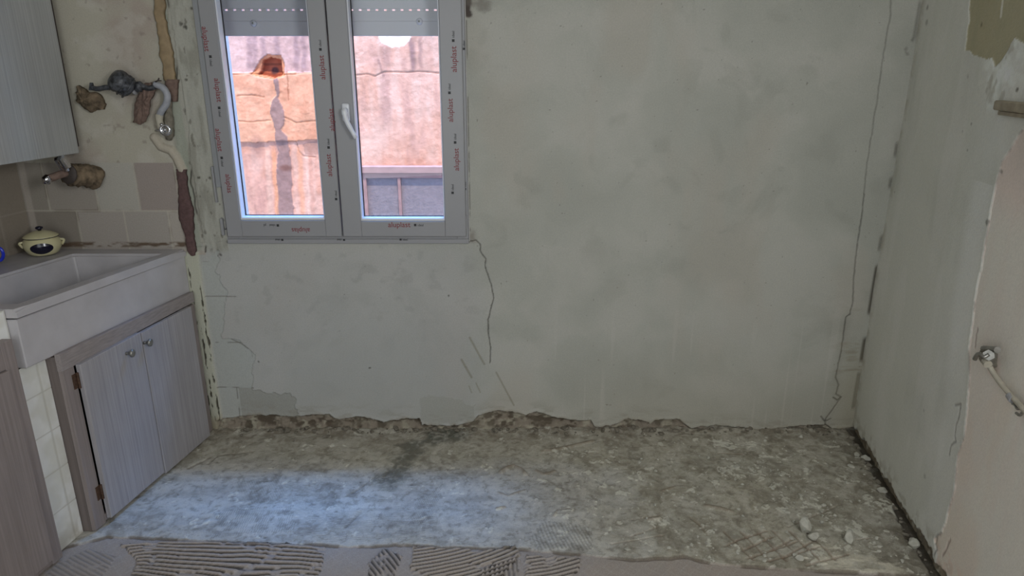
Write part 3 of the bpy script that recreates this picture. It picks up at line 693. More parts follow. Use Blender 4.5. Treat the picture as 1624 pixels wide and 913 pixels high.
# mounting strips and clips at the sides of the frame
bm = NB(); box(bm, WX0 - .018, WX0 + .012, -.010, .01, 1.16, 2.2, .001)
for k in range(150): box(bm, WX0 - .016, WX0 - .004, -.0115, -.009, 1.18 + k * .0065, 1.1825 + k * .0065)
obj('ribbed_strip', bm, M['film'], win)
bm = NB()
for a, b in (((338, 263), (347, 320)), ((352, 345), (358, 372))):
    p, q = back(*a), back(*b); box(bm, p[0] - .004, q[0], -.016, .01, q[2], p[2], .001)
p, q = back(732, 340), back(741, 363); box(bm, p[0], q[0], -.014, .01, q[2], p[2], .001)
obj('frame_clip', bm, M['upvc'], win)
bm = NB(); box(bm, WX0, WX1, -.012, .0, WZ0 - .008, WZ0 + .012, .002); obj('frame_sill_strip', bm, M['upvc'], win)
R90 = math.pi / 2
for (t_, px, py, rot, sz, par) in (('aluplast', 326, 62, -R90, .031, sL), ('aluplast', 345.5, 143, -R90, .031, sL), ('aluplast', 347, 222, -R90, .031, sL), ('aluplas', 362.5, 291, -R90, .030, sL),
        ('aluplas', 477, 365, math.pi, .030, sL), ('aluplast', 511, 107, R90, .031, sL), ('aluplast', 522, 262, R90, .031, sL), ('aluplast', 526, 190, R90, .030, sL),
        ('aluplast', 633, 356.5, 0, .032, sR), ('aluplast', 720, 94, R90, .033, sR), ('aluplast', 714.5, 175, R90, .031, sR), ('aluplast', 724, 253, R90, .031, sR)):
    text(t_, px, py, sz, rot, M['red'], par, YF, 'printed_lettering')
for (t_, px, py, rot, sz, par) in (('5', 358.5, 362, -R90, .028, win), ('\u25a0 ideal', 334, 96, -R90, .014, sL), ('\u25a0 ideal', 348, 177, -R90, .014, sL), ('\u25a0 ideal', 352, 256, -R90, .014, sL),
        ('\u25a0 ideal', 435, 357, math.pi, .014, sL), ('pl', 420, 356, 0, .016, sL), ('\u25a0 ideal', 664, 357, 0, .014, sR), ('\u25a0 ideal', 508, 72, R90, .014, sL), ('\u25a0 ideal', 521, 228, R90, .014, sL), ('\u25a0 ideal', 533, 310, R90, .014, sL),
        ('\u25a0 ideal', 719, 58, R90, .014, sR), ('\u25a0 ideal', 713, 141, R90, .014, sR), ('\u25a0 ideal', 722, 220, R90, .014, sR), ('\u25a0 ideal', 718, 300, R90, .014, sR),
        ('\u25a0 ideal', 443, 380, math.pi, .012, win), ('\u25a0 ideal', 541, 380, math.pi, .012, win), ('\u25a0 ideal', 640, 380, 0, .012, win), ('\u25a0 ideal', 736, 72, R90, .012, win), ('\u25a0 ideal', 738, 295, R90, .012, win), ('\u25a0 ideal', 730, 130, R90, .012, win)):
    text(t_, px, py, sz, rot, M['black'], par, YF if par != win else -.0126 if py > 375 else -.0046, 'printed_mark')

# roller shutter, half lowered outside
sh = thing('roller_shutter', 'pale grey roller shutter lowered a little way outside the window', 'shutter', (-.712, .14, 1.77))
def slat(z0, z1, name, holes=False):
    bm = NB(); n = 10; prev = None
    box(bm, WX0 + .012, WX1 - .012, .130, .142, z0, z1, .002)
    for k in range(n):      # softly bulged face
        pass
    if holes:
        k = 0; x = WX0 + .03
        while x < WX1 - .03: box(bm, x, x + .022, .131, .141, z1 - .001, z1 + .0065); x += .0345
    return obj(name, bm, M['shutter'], sh)
slat(1.768, 1.8262, 'bottom_slat'); slat(1.8255, 1.866, 'slat', True)
z = 1.8725
for k in range(8): slat(z, z + .048, 'slat'); z += .0495
for px, py in ((402, 37), (665, 34)):
    p = back(px, py, .128); bm = NB(); lathe(bm, [(0, .012), (.008, .012), (.013, .004), (.014, 0), (0, 0)], (p[0], .130, p[2]), 20, Vector((0, -1, 0))); k = obj('shutter_stop', bm, M['shutter'], sh, True)
    bm = NB(); lathe(bm, [(0, .0125), (.004, .0125), (.004, 0.005)], (p[0], .130, p[2]), 12, Vector((0, -1, 0))); obj('screw', bm, M['steel'], k, True)
for x0, x1 in ((WX0 + .001, WX0 + .022), (WX1 - .022, WX1 - .001)):
    bm = NB(); box(bm, x0, x1, .118, .128, WZ0 + .04, WZ1); box(bm, x0, x1, .144, .154, WZ0 + .04, WZ1); obj('guide_rail', bm, M['upvc'], sh)

# ------------------------------------------------------------------ outside: facing house across a light well
YO = 1.8
nb = thing('neighbouring_house', 'peeling pink and ochre rendered house wall seen through the window', 'building', (-.8, YO, -1.0))
def build_outer():
    xs = np.concatenate([np.arange(-4.5, -2.1, .1), np.arange(-2.1, -.1, .0055), np.arange(-.1, 3.0, .1)])
    zs = np.concatenate([np.arange(-1, .45, .1), np.arange(.45, 2.05, .0055), np.arange(2.05, 3.25, .1)])
    X, Z = np.meshgrid(xs, zs, indexing='ij'); PX, PY = project(X, X * 0 + YO, Z)
    nz = fbm(X, Z, .25, 5, 1001); n2 = fbm(X, Z, .06, 4, 1003); ns = fbm(X * 5, Z, .35, 4, 1005)
    H = .01 * (nz - .5) + .004 * (n2 - .5)
    C = np.ones(X.shape + (3,)) * lin((226, 186, 172))
    C = mixc(C, .6 * sstep(.4, .65, nz), (214, 164, 142)); C = mixc(C, .5 * sstep(.55, .35, ns), (236, 210, 200)); C = mixc(C, .45 * sstep(.55, .75, ns), (176, 140, 136))
    # right part: streaks and crack
    for xa, yb, wd, k in ((612, 70, 8, .5), (655, 60, 5, .7), (668, 57, 3, .5), (640, 90, 4, .3), (598, 80, 4, .3)):
        m = sstep(wd * 1.6, wd * .3, np.abs(PX - xa - (PY - 100) * .03 + 6 * (n2 - .5))) * sstep(125, 95, PY) * sstep(yb - 10, yb + 15, PY); C = mixc(C, m * k, (140, 112, 116))
    m = sstep(12, 3, np.abs(PX - 612 - 8 * (n2 - .5))) * sstep(100, 130, PY) * sstep(220, 180, PY) * (PX > 540); C = mixc(C, m * .45, (168, 128, 128))
    def pl(pts, wd, k, c, dep=0):
        nonlocal C, H
        bb = (PX > min(p[0] for p in pts) - 20) & (PX < max(p[0] for p in pts) + 20) & (PY > min(p[1] for p in pts) - 20) & (PY < max(p[1] for p in pts) + 20)
        d = np.full(X.shape, 99.); d[bb] = pdist((PX + 5 * (n2 - .5))[bb], (PY + 5 * (nz - .5))[bb], pts); m = sstep(wd, wd * .3, d); C = mixc(C, m * k, c); H -= m * dep
    pl([(565, 119), (585, 118), (595, 121), (610, 114), (640, 114), (665, 112), (700, 115)], 1.6, .6, (120, 80, 76), .004)
    pl([(600, 95), (608, 120)], 3, .5, (130, 96, 100)); pl([(650, 60), (655, 110)], 4, .5, (150, 120, 128))
    sun_patch = inpoly(PX + 4 * (n2 - .5), PY + 3 * (nz - .5), [(592, 20), (596, 53), (606, 68), (622, 76), (640, 73), (650, 64), (654, 52), (656, 20)]) & (PX > 540); C = mixc(C, sun_patch * .97, (252, 250, 244))  # bright patch of sunlight painted white into the wall colour
    # left part, seen through the left sash
    left = PX < 540
    C = mixc(C, left * sstep(122, 112, PY) * .75, (216, 190, 188))
    st = left * sstep(122, 105, PY)
    for xa in (396, 404, 418, 440, 470, 482): C = mixc(C, st * .5 * sstep(7, 1, np.abs(PX - xa + 8 * (n2 - .5))), (150, 130, 138))
    stone = left & (PY > 115 + 6 * (n2 - .5)) & (PY < 224 + 14 * (nz - .5)); C = mixc(C, stone * .92, (238, 188, 158)); C = mixc(C, stone * .5 * sstep(.4, .65, n2), (226, 166, 136)); H += stone * .012
    for a in ([(370, 118), (400, 115), (412, 117)], [(450, 118), (470, 117), (500, 113)], [(378, 152), (400, 150), (420, 154)], [(372, 192), (400, 194), (430, 190)], [(452, 186), (470, 194), (505, 190)], [(440, 224), (470, 224), (475, 240), (482, 248), (500, 249)], [(455, 115), (460, 160)]):
        pl(a, 1.3, .5, (150, 100, 76), .004)
    cem = inpoly(PX + 5 * (n2 - .5), PY + 7 * (nz - .5), [(434, 122), (442, 124), (446, 142), (442, 155), (452, 175), (452, 195), (446, 205), (456, 215), (462, 250), (466, 350), (440, 350), (440, 240), (436, 200), (430, 180), (432, 160), (440, 150)])
    C = mixc(C, cem * .85, (150, 132, 134)); H += cem * .006
    for xa, wd, k, c in ((425, 7, .6, (236, 206, 190)), (435, 5, .7, (236, 178, 140)), (476, 6, .7, (238, 182, 150)), (487, 4, .6, (242, 214, 202)), (492, 5, .3, (206, 150, 130))):
        m = left * sstep(225, 245, PY) * sstep(wd, wd * .3, np.abs(PX - xa - (PY - 260) * .06 + 4 * (n2 - .5))); C = mixc(C, m * k, c)
    m = left * sstep(12, 4, np.hypot((PX - 454) * .8, (PY - 266) * 1.6)); C = mixc(C, m * .6, (128, 86, 76))
    m = left * inpoly(PX + 4 * (n2 - .5), PY, [(480, 228), (505, 222), (512, 246), (484, 245)]); C = mixc(C, m * .6, (166, 140, 134))
    m = left * sstep(16, 4, np.hypot(PX - 408, (PY - 232) * .6)); C = mixc(C, m * .5, (160, 128, 124))
    # broken hole showing red brick
    hole = inpoly(PX + 5 * (n2 - .5), PY + 5 * (nz - .5), [(409, 117), (418, 96), (428, 90), (446, 94), (449, 118), (436, 124), (424, 120)])
    C = mixc(C, hole * .95, (168, 92, 66)); C = mixc(C, hole * .9 * sstep(8, 4, np.hypot(PX - 433, PY - 112)), (74, 56, 62)); C = mixc(C, hole * .6 * sstep(2.5, 1, np.abs(PY - 102)), (96, 58, 50)); H -= hole * .045
    ring = inpoly(PX + 5 * (n2 - .5), PY + 5 * (nz - .5), [(398, 117), (412, 98), (424, 86), (446, 87), (452, 100), (452, 120), (436, 126), (405, 120)]) & ~hole; C = mixc(C, ring * .8, (222, 150, 104)); H -= ring * .01
    g4 = fbm(X, Z, .035, 5, 1011, .6); g5 = fbm(X, Z, .15, 5, 1013, .6); C = C * (1 + .30 * (g4 - .5) + .35 * (g5 - .5))[..., None]; H += .006 * (g4 - .5)
    C = C * np.array([.86, .655, .545])
    Y = YO - H
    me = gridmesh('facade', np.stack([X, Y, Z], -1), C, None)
    bm = bmesh.new(); bm.from_mesh(me); cl = bm.verts.layers.float_color['Col']
    for v in box(bm, -4.5, 3.0, YO + .05, YO + .4, -1, 3.15): v[cl] = (.5, .42, .36, 1)
    bm.to_mesh(me); bm.free()
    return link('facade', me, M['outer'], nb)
build_outer()
def ob(px, py, y=YO): return back(px, py, y)
zt, zm, zb = ob(640, 262)[2], ob(640, 273)[2], ob(640, 281)[2]
xl, xr = -1.02, .9; xm = ob(634, 310, YO - .03)[0]
bm = NB(); box(bm, xl - .03, xr, YO - .055, YO, zm, zt, .004); obj('lintel_ledge', bm, M['pinkframe'], nb)
fw = NB(); box(fw, xl, xr, YO - .035, YO + .02, zb, zm - .001, .002); box(fw, xl, xl + .03, YO - .035, YO + .02, .1, zb); box(fw, xr - .03, xr, YO - .035, YO + .02, .1, zb); box(fw, xl, xr, YO - .035, YO + .02, .07, .1)
for x in (xm, xm + .46, xm + .92): box(fw, x - .010, x + .010, YO - .035, YO + .02, .1, zb, .002)
fwo = obj('window_frame', fw, M['pinkframe'], nb)
xx = [xl, xm, xm + .46, xm + .92, xr]
for a, b in zip(xx[:-1], xx[1:]):
    bm = NB(); box(bm, a + .011, b - .011, YO - .018, YO - .010, .1, zb); obj('pane', bm, M['frost'], fwo)
bm = NB(); box(bm, -4.5, 3.0, .27, YO + .4, -1.2, -1.0); struct(obj('alley_ground', bm, M['ground']))
# unseen upper storey added, its height set to limit sky light outside
bm = NB(); box(bm, -4.5, 3.0, -.2, .27, 2.9, 4.35); struct(obj('sky_blocker_1', bm, M['plain']))

# ------------------------------------------------------------------ sink and base units (slanted with the side wall)
FX, DX = -1.412, -1.392           # face frame, door face
ZS = .888
def L(*a, **k): return box(*a, skew=True, **k)
# marble sink
sk = thing('marble_sink', 'worn grey marble trough sink with thick front apron in the corner', 'sink', (-1.75 + SK * -.45, -.45, .70))
bm = NB()
x0, x1, y0, y1 = WL + .004, -1.424, -.868, -.008
ox0, ox1, oy0, oy1 = -1.838, -1.478, -.80, -.105
# rim with opening, basin
def skew_grid():
    xs_ = [x0, ox0, ox1, x1]; ys_ = [y0, oy0, oy1, y1]
    V = {}
    for i, x in enumerate(xs_):
        for j, y in enumerate(ys_):
            V[i, j] = bm.verts.new((x, y, ZS))
    for i in range(3):
        for j in range(3):
            if (i, j) != (1, 1): bm.faces.new((V[i, j], V[i + 1, j], V[i + 1, j + 1], V[i, j + 1]))
    # underside rim
    low = {}
    for (i, j) in ((0, 0), (3, 0), (3, 3), (0, 3)): low[i, j] = bm.verts.new((xs_[i], ys_[j], ZS - .03))
    per = [[(0, 0), (1, 0), (2, 0), (3, 0)], [(3, 0), (3, 1), (3, 2), (3, 3)], [(3, 3), (2, 3), (1, 3), (0, 3)], [(0, 3), (0, 2), (0, 1), (0, 0)]]
    for s in per: bm.faces.new([V[k] for k in s] + [low[s[-1]], low[s[0]]])
    # basin
    d = .185; ins = .018
    bot = [bm.verts.new(p) for p in ((ox0 + ins, oy0 + ins, ZS - d), (ox1 - ins, oy0 + ins, ZS - d), (ox1 - ins, oy1 - ins, ZS - d), (ox0 + ins, oy1 - ins, ZS - d))]
    topv = [V[1, 1], V[2, 1], V[2, 2], V[1, 2]]
    for k in range(4): bm.faces.new((topv[k], topv[(k + 1) % 4], bot[(k + 1) % 4], bot[k]))
    bm.faces.new(bot)
    es = [e for e in bm.edges if all(abs(v.co.z - ZS) < 1e-6 for v in e.verts) and (all(v in topv for v in e.verts) or all(abs(v.co.x - x1) < 1e-6 for v in e.verts))]
    es += [e for e in bm.edges if any(v in topv for v in e.verts) and any(v in bot for v in e.verts)]
    bmesh.ops.bevel(bm, geom=es, offset=.010, segments=3, affect='EDGES')
skew_grid(); skewall(bm)
for v in bm.verts: v.co.z -= .030 * (v.co.y + .0) * (1 if v.co.y < 0 else 0)
rim = obj('basin', bm, M['marble'], sk)
bm = NB(); g = L(bm, -1.470, -1.431, y0, y1, .691, ZS - .029, bev=.003)
for v in g: v.co.z -= .022 * v.co.y
obj('front_apron', bm, M['marble'], sk)
bm = NB(); g = L(bm, ox0 - .03, ox0 - .012, y0, y1, .708, ZS - .03); g += L(bm, ox0, ox1, -.105 + .012, -.09 + .01, .708, ZS - .03); g += L(bm, x0, -1.47, y0, y0 + .02, .70, ZS - .03)
for v in g: v.co.z -= .022 * v.co.y
obj('side_slab', bm, M['marble'], sk)
p = hit(152, 413, (0, 1, 0), oy1 - .006)
# base cabinet: face frame, sides, two doors
cab = thing('base_cabinet', 'grey wood laminate base cabinet with two doors under the marble sink', 'cabinet', (-1.6, -.4, 0))
bm = NB(); L(bm, FX - .058, FX - .0165, -.7625, -.745, .004, .703); obj('side_panel', bm, M['brownshade'], cab)['label'] = 'brown end panel with shade in its colour'
bm = NB(); L(bm, -2.0, FX - .06, -.762, -.745, .015, .69); L(bm, -2.0, FX - .02, -.03, -.012, .015, .70); L(bm, -2.0, FX - .06, -.745, -.012, .03, .05)
obj('carcass', bm, M['darkwood'], cab)
bm = NB(); L(bm, FX - .016, FX, -.763, -.712, .006, .688, bev=.0012)   # left stile
L(bm, FX - .022, FX, -.10, -.022, .012, .64, bev=.001); L(bm, FX - .022, FX - .001, -.712, -.10, .015, .04)
obj('face_frame', bm, M['laminate2'], cab)
bm = NB(); g = L(bm, FX - .016, FX + .003, -.764, -.02, .650, .697, bev=.0015)
for v in g: v.co.z -= .022 * v.co.y * (v.co.z > .66)
obj('top_rail', bm, M['railmat'], cab)
bm = NB(); box(bm, -2.0, FX - .06, -.10, -.71, .05, .64, 0, True); dk = obj('gap_shade_block', bm, M['darkwood'], cab)  # solid dark block added behind the doors so their gaps look shaded
def leaf(ya, yb, za, zb, open_=0.0, x=DX, mt='laminate', par=None, kn=None, hinge=None):
    bm = NB(); g = box(bm, x - .018, x, ya, yb, za, zb, .0015)
    for v in g: v.co.x += open_ * (v.co.y - yb) / (ya - yb) if open_ else 0
    skewall(bm)
    d = obj('door', bm, M[mt], par or cab)
    return d
dA = leaf(-.708, -.399, .022, .652); dB = leaf(-.3925, -.075, .012, .648)
def knob(px, py, par):
    q = side(px, py, DX + .020); c = (q[0] - .0 + SK * q[1], q[1], q[2])
    base = (DX + SK * q[1], q[1], q[2])
    bm = NB(); ax = Vector((1, 0, 0)); lathe(bm, [(0, 0), (.008, 0), (.006, .006), (.0055, .014), (.012, .018), (.0155, .023), (.0145, .029), (.008, .031), (0, .031)], (DX + SK * q[1] - .002, q[1], q[2]), 24, ax)
    o = obj('knob', bm, M['steel'], par, True); o['label'] = 'tarnished metal knob'
knob(209, 560, dA); knob(237, 543, dB)
for px, py in ((115, 607), (158, 780)):
    q = side(px, py, FX); bm = NB(); yy = -.708
    L(bm, FX - .001, FX + .002, yy - .022, yy - .001, q[2] - .028, q[2] + .028, bev=.0008)
    tube(bm, [(FX + .006 + SK * (yy - .003), yy - .003, q[2] - .03), (FX + .006 + SK * (yy - .003), yy - .003, q[2] + .03)], .0045, 10)
    o = obj('hinge', bm, M['rust'], dA)
# white tiled pier and counter beside it
def tiled():
    t = thing('tiled_counter', 'white tiled masonry counter end between the two base cabinets', 'counter', (-1.72, -1.1, 0))
    def face(fn, ua, ub, va, vb, du, dv, ou, ov, nm, flip):
        us = np.arange(ua, ub + .003, .004); vs = np.arange(va, vb + .003, .004); us[-1] = ub; vs[-1] = vb
        U, V = np.meshgrid(us, vs, indexing='ij'); g = np.minimum(np.abs((((U - ou) / du + .5) % 1) - .5) * du, np.abs((((V - ov) / dv + .5) % 1) - .5) * dv)
        C = np.ones(U.shape + (3,)) * lin((236, 236, 232)); C = mixc(C, sstep(.0035, .0012, g) * .5, (170, 166, 150))
        C = mixc(C, .35 * sstep(.5, .7, fbm(U, V, .1, 4, 1101)), (196, 194, 176))
        C = mixc(C, .5 * sstep(.10, .02, V - va) * sstep(.4, .6, fbm(U, V, .04, 3, 1103)), (150, 140, 116))
        return gridmesh(nm, fn(U, V, -sstep(.003, .001, g) * .0012), C, None, flip)
    o = link('front_tiles', face(lambda U, V, h: np.stack([-1.46 + h + SK * U, U, V], -1), -.93, -.7645, .0, .706, .3, .148, -1.1, .0, 'front_tiles', False), M['tilew'], t)
    o = link('upper_front_tiles', face(lambda U, V, h: np.stack([-1.459 + h + SK * U, U, V], -1), -1.45, -.8705, .706, .912, .148, .148, -.872, .764, 'upper_front_tiles', False), M['tilew'], t)
    o = link('counter_top_tiles', face(lambda U, V, h: np.stack([V + SK * U, U, .912 + h], -1), -1.7, -.8705, WL + .004, -1.459, .148, .148, -.872, -1.459, 'counter_top_tiles', True), M['tilew'], t)
    bm = NB(); L(bm, WL + .004, -1.463, -1.7, -.8712, .70, .909); L(bm, WL + .004, -1.463, -1.6, -.768, 0, .686)
    obj('masonry', bm, M['plain'], t)
tiled()
# second base unit, nearer
c2 = thing('base_cabinet', 'brown grey laminate cabinet panel at the lower left corner of the picture', 'cabinet', (-1.64, -1.2, 0))
E2 = -.903
bm = NB(); L(bm, -1.455, -1.432, -1.55, E2 - .03, .005, .78); L(bm, -1.457, -1.425, E2 - .042, E2, .005, .828, bev=.0015); L(bm, -1.457, -1.425, -1.6, E2 - .042, .742, .828, bev=.0015)
obj('face_frame', bm, M['laminate2'], c2)
bm = NB(); L(bm, -1.431, -1.415, -1.45, E2 - .045, .03, .739, bev=.0015); obj('door', bm, M['laminate2'], c2)
# wall cabinet
wc = thing('wall_cabinet', 'pale grey streaked laminate wall cabinet hanging above the sink', 'cabinet', (-2.05, -.6, 1.312))
UX = -1.775
bm = NB(); L(bm, WL + .006, UX - .019, -1.3, -.055, 1.312, 2.3); obj('body', bm, M['darkwood'], wc)
bm = NB(); L(bm, UX - .018, UX, -1.3, -.05, 1.308, 2.3, bev=.001); obj('door', bm, M['upper'], wc)
bm = NB(); L(bm, WL + .006, UX - .03, -.045, -.006, 1.33, 2.3); L(bm, UX - .05, UX - .02, -.045, -.03, 1.86 - .14, 1.765); obj('shadow_gap_filler', bm, M['darkwood'], wc)  # wooden filler, coloured dark for the shadow gap at the wall

# ------------------------------------------------------------------ pot and blue mug
pc = Vector((-1.972, -.112, ZS + .030 * .165 + .003)); S_ = .78
pot = thing('lidded_pot', 'small cream glazed lidded pot with dark oval on the counter', 'pot', pc)
def pr(l): return [(r * S_, z * S_) for r, z in l]
bm = NB(); lathe(bm, pr([(0, 0), (.058, 0), (.070, .008), (.086, .035), (.090, .055), (.084, .078), (.075, .088), (.072, .094), (.068, .094), (.066, .085), (0, .08)]), pc, 48); pb = obj('pot_body', bm, M['cream'], pot, True)
bm = NB(); lathe(bm, pr([(0, .128), (.02, .127), (.05, .118), (.076, .104), (.084, .097), (.084, .093), (.0, .093)]), pc, 48); lid = obj('lid', bm, M['cream'], pot, True)
bm = NB(); lathe(bm, pr([(0, .127), (.008, .127), (.010, .133), (.018, .139), (.018, .146), (.010, .151), (0, .152)]), pc, 24); obj('lid_knob', bm, M['navy'], lid, True)
bm = NB(); lathe(bm, pr([(.0842, .094), (.0855, .096), (.0842, .098)]), pc, 48); obj('lid_rim', bm, M['navy'], lid, True)
# dark oval on the side facing the room, and two small lug handles
vd = Vector((CAM[0] - pc.x - .35, CAM[1] - pc.y, 0)).normalized(); rt = Vector((-vd.y, vd.x, 0))
bm = NB(); vs = []
c0 = bm.verts.new(pc + vd * (.0915 * S_) + Vector((0, 0, .045 * S_)))
prof = lambda z: np.interp(z, [0, .008, .035, .055, .078, .094], [.058, .070, .086, .090, .084, .072])
rings = [[c0]]
for kr in range(1, 7):
    ring = []
    for k in range(32):
        a = 2 * math.pi * k / 32; u = .056 * kr / 6 * math.cos(a); z_ = .044 + .030 * kr / 6 * math.sin(a); R_ = float(prof(z_)) + .0016
        th = u / .09; d_ = vd * math.cos(th) + rt * math.sin(th); ring.append(bm.verts.new(pc + d_ * (R_ * S_) + Vector((0, 0, z_ * S_))))
    rings.append(ring)
for k in range(32): bm.faces.new((c0, rings[1][k], rings[1][(k + 1) % 32]))
for A_, B_ in zip(rings[1:-1], rings[2:]):
    for k in range(32): bm.faces.new((A_[k], A_[(k + 1) % 32], B_[(k + 1) % 32], B_[k]))
o = obj('dark_oval', bm, M['navy'], pb, True)
for sgn in (-1, 1):
    a = pc + rt * sgn * .082 * S_ + Vector((0, 0, .072 * S_)); b = pc + rt * sgn * .101 * S_ + Vector((0, 0, .066 * S_)); c = pc + rt * sgn * .088 * S_ + Vector((0, 0, .042 * S_))
    bm = NB(); tube(bm, smoothpath([a, b, c], 5), .0065 * S_, 10); obj('lug_handle', bm, M['cream'], pot, True)
mc = Vector(onfloor(-20, 420, ZS + .012)); mc.z = ZS + .0115
mug = thing('blue_mug', 'bright blue mug cut off by the left edge of the picture', 'mug', mc)
bm = NB(); lathe(bm, [(0, 0), (.034, 0), (.038, .006), (.040, .085), (.037, .085), (.035, .008), (0, .008)], mc, 36); obj('cup', bm, M['blue'], mug, True)
bm = NB(); rr = Vector((1, .1, 0)).normalized(); tube(bm, smoothpath([mc + rr * .038 + Vector((0, 0, .07)), mc + rr * .062 + Vector((0, 0, .066)), mc + rr * .068 + Vector((0, 0, .042)), mc + rr * .056 + Vector((0, 0, .02)), mc + rr * .037 + Vector((0, 0, .016))], 5), .006, 10); obj('handle', bm, M['blue'], mug, True)

# ------------------------------------------------------------------ tap, pipes, rags and tapes on the wall
def B(px, py, y): return Vector(back(px, py, y))
tp = thing('wall_tap', 'chrome wall tap with stained rag wrapped round its pipe', 'tap', (back(150, 280)[0], -.002, back(150, 280)[2]))
bm = NB(); P = [B(151, 281, .0), B(140, 278, -.03), B(128, 278, -.06), B(116, 277, -.09), B(109, 276, -.11)]
P = smoothpath(P, 3); tube(bm, P, [.050 + .004 * math.sin(i * 2.1) - .0007 * i for i in range(len(P))], 18, wob=.16); obj('rag_wrap', bm, M['rag'], tp, True)
bm = NB(); lathe(bm, [(0, .012), (.030, .010), (.040, .004), (.042, 0), (0, 0)], B(109, 276, -.112), 20, (B(100, 277, -.14) - B(114, 277, -.10)).normalized()); o = obj('dark_collar', bm, M['darkwood'], tp, True)
bm = NB(); P = smoothpath([B(110, 275, -.10), B(98, 276, -.14), B(84, 281, -.17), B(76, 283, -.185)], 4); tube(bm, P, .0155, 14); sp_ = obj('spout', bm, M['brown'], tp, True)
bm = NB(); tube(bm, [B(77, 282, -.183), B(74, 284, -.190), B(74, 291, -.190)], [.017, .018, .013], 14); obj('spout_tip', bm, M['chrome'], sp_, True)
bm = NB(); a = B(107, 270, -.13); b = B(94, 250, -.155); n_ = 24; d_ = (b - a).normalized()
tube(bm, [a, a + d_ * .014], .011, 12)
u = d_.orthogonal().normalized(); v_ = d_.cross(u); r0 = []; r1 = []; Ln = (b - a).length
for k in range(n_):
    t = 2 * math.pi * k / n_; R_ = .023 if k % 4 < 2 else .0195; o_ = u * math.cos(t) * R_ + v_ * math.sin(t) * R_; r0.append(bm.verts.new(a + d_ * .014 + o_)); r1.append(bm.verts.new(b + o_ * .95))
for k in range(n_): bm.faces.new((r0[k], r0[(k + 1) % n_], r1[(k + 1) % n_], r1[k]))
bm.faces.new(r0[::-1]); bm.faces.new(r1)
obj('tap_handle', bm, M['chrome'], tp)
# crumpled rag pieces: noisy blobs / sheets
def crumple(pts, y0, dep, seed, rows=10, bulge=.02):
    """closed crumpled pad on the wall, outline pts (pixels on the wall)"""
    P = [Vector((back(*p)[0], 0, back(*p)[2])) for p in pts]; c = sum(P, Vector()) / len(P); rnd = random.Random(seed)
    dense = []
    for i in range(len(P)):
        for k in range(4): dense.append(P[i].lerp(P[(i + 1) % len(P)], k / 4) + Vector((rnd.uniform(-1, 1), 0, rnd.uniform(-1, 1))) * .002)
    bm = NB(); rings = []
    for k in range(rows):
        f = 1 - k / rows; ring = []
        for j, p in enumerate(dense):
            q = c + (p - c) * f; hh = y0 - dep - bulge * math.sin((1 - f) * 1.5) + rnd.uniform(-1, 1) * .006
            if k == 0: hh = y0
            if k == 1: q = c + (p - c) * .97
            ring.append(bm.verts.new((q.x, hh, q.z)))
        rings.append(ring)
    cv = bm.verts.new((c.x, y0 - dep - bulge, c.z)); n = len(dense)
    for A_, B_ in zip(rings[:-1], rings[1:]):
        for j in range(n): bm.faces.new((A_[j], A_[(j + 1) % n], B_[(j + 1) % n], B_[j]))
    for j in range(n): bm.faces.new((rings[-1][j], rings[-1][(j + 1) % n], cv))
    bm.faces.new(rings[0]); return bm
solo('rag_bundle', crumple([(127, 135), (136, 140), (143, 147), (152, 145), (163, 152), (169, 165), (167, 174), (155, 174), (147, 178), (136, 170), (125, 160), (124, 146)], -.001, .012, 3, 7, .04), M['rag'],
     'crumpled yellow brown rag bundle stuck in the wall beside the wall cabinet', 'rag', smooth=True)
def ribbon(pts, y0, dep, seed):
    """cloth or tape strip lying on the wall; pts = (left px, right px, py)"""
    rnd = random.Random(seed); rows = []; P = []
    for (a, b, c), (a2, b2, c2) in zip(pts[:-1], pts[1:]):
        n = max(2, int(abs(c2 - c) / 3))
        for k in range(n): t = k / n; P.append((a + (a2 - a) * t, b + (b2 - b) * t, c + (c2 - c) * t))
    P.append(pts[-1]); bm = NB(); ja = jb = 0
    for i, (a, b, c) in enumerate(P):
        ja = .6 * ja + rnd.uniform(-.9, .9); jb = .6 * jb + rnd.uniform(-.9, .9); fold = rnd.random() < .16
        row = []
        for k in range(9):
            u = k / 8; q = back(a + ja + (b + jb - a - ja) * u, c + rnd.uniform(-.5, .5)); e = math.sin(math.pi * u) ** .5
            row.append(bm.verts.new((q[0], y0 - (0 if k in (0, 8) else dep * (.45 + .55 * e) + rnd.uniform(0, .0022) + (.003 if fold else 0)), q[2])))
        rows.append(row)
    for A_, B_ in zip(rows[:-1], rows[1:]):
        for k in range(8): bm.faces.new((A_[k], A_[k + 1], B_[k + 1], B_[k]))
        bm.faces.new((A_[0], B_[0], B_[8], A_[8]))
    bm.faces.new(rows[0]); bm.faces.new(rows[-1][::-1]); return bm
wv = thing('water_pipe', 'black taped water pipe and valve hanging on the wall left of window', 'pipe', (back(200, 140)[0], -.002, back(200, 200)[2]))
bm = NB(); q0, q1 = B(176, 121, -.095), B(209, 142, -.04); prof = [(0, .004), (.02, .016), (.07, .031), (.16, .041), (.3, .045), (.42, .045), (.5, .043), (.58, .045), (.7, .044), (.82, .041), (.9, .038), (.96, .030), (1, .016)]; tube(bm, [q0.lerp(q1, t) for t, r in prof], [r for t, r in prof], 22, wob=.10); bw = obj('taped_body', bm, M['blacktape'], wv, True)
for t in (.25, .6, .85):
    c_ = B(174, 122, -.085).lerp(B(208, 142, -.046), t); ax = (B(208, 142, -.046) - B(174, 122, -.085)).normalized(); bm = NB(); lathe(bm, [(.040, -.004), (.047, -.002), (.047, .002), (.040, .004)], c_, 24, ax); obj('band', bm, M['blacktape'], bw, True)
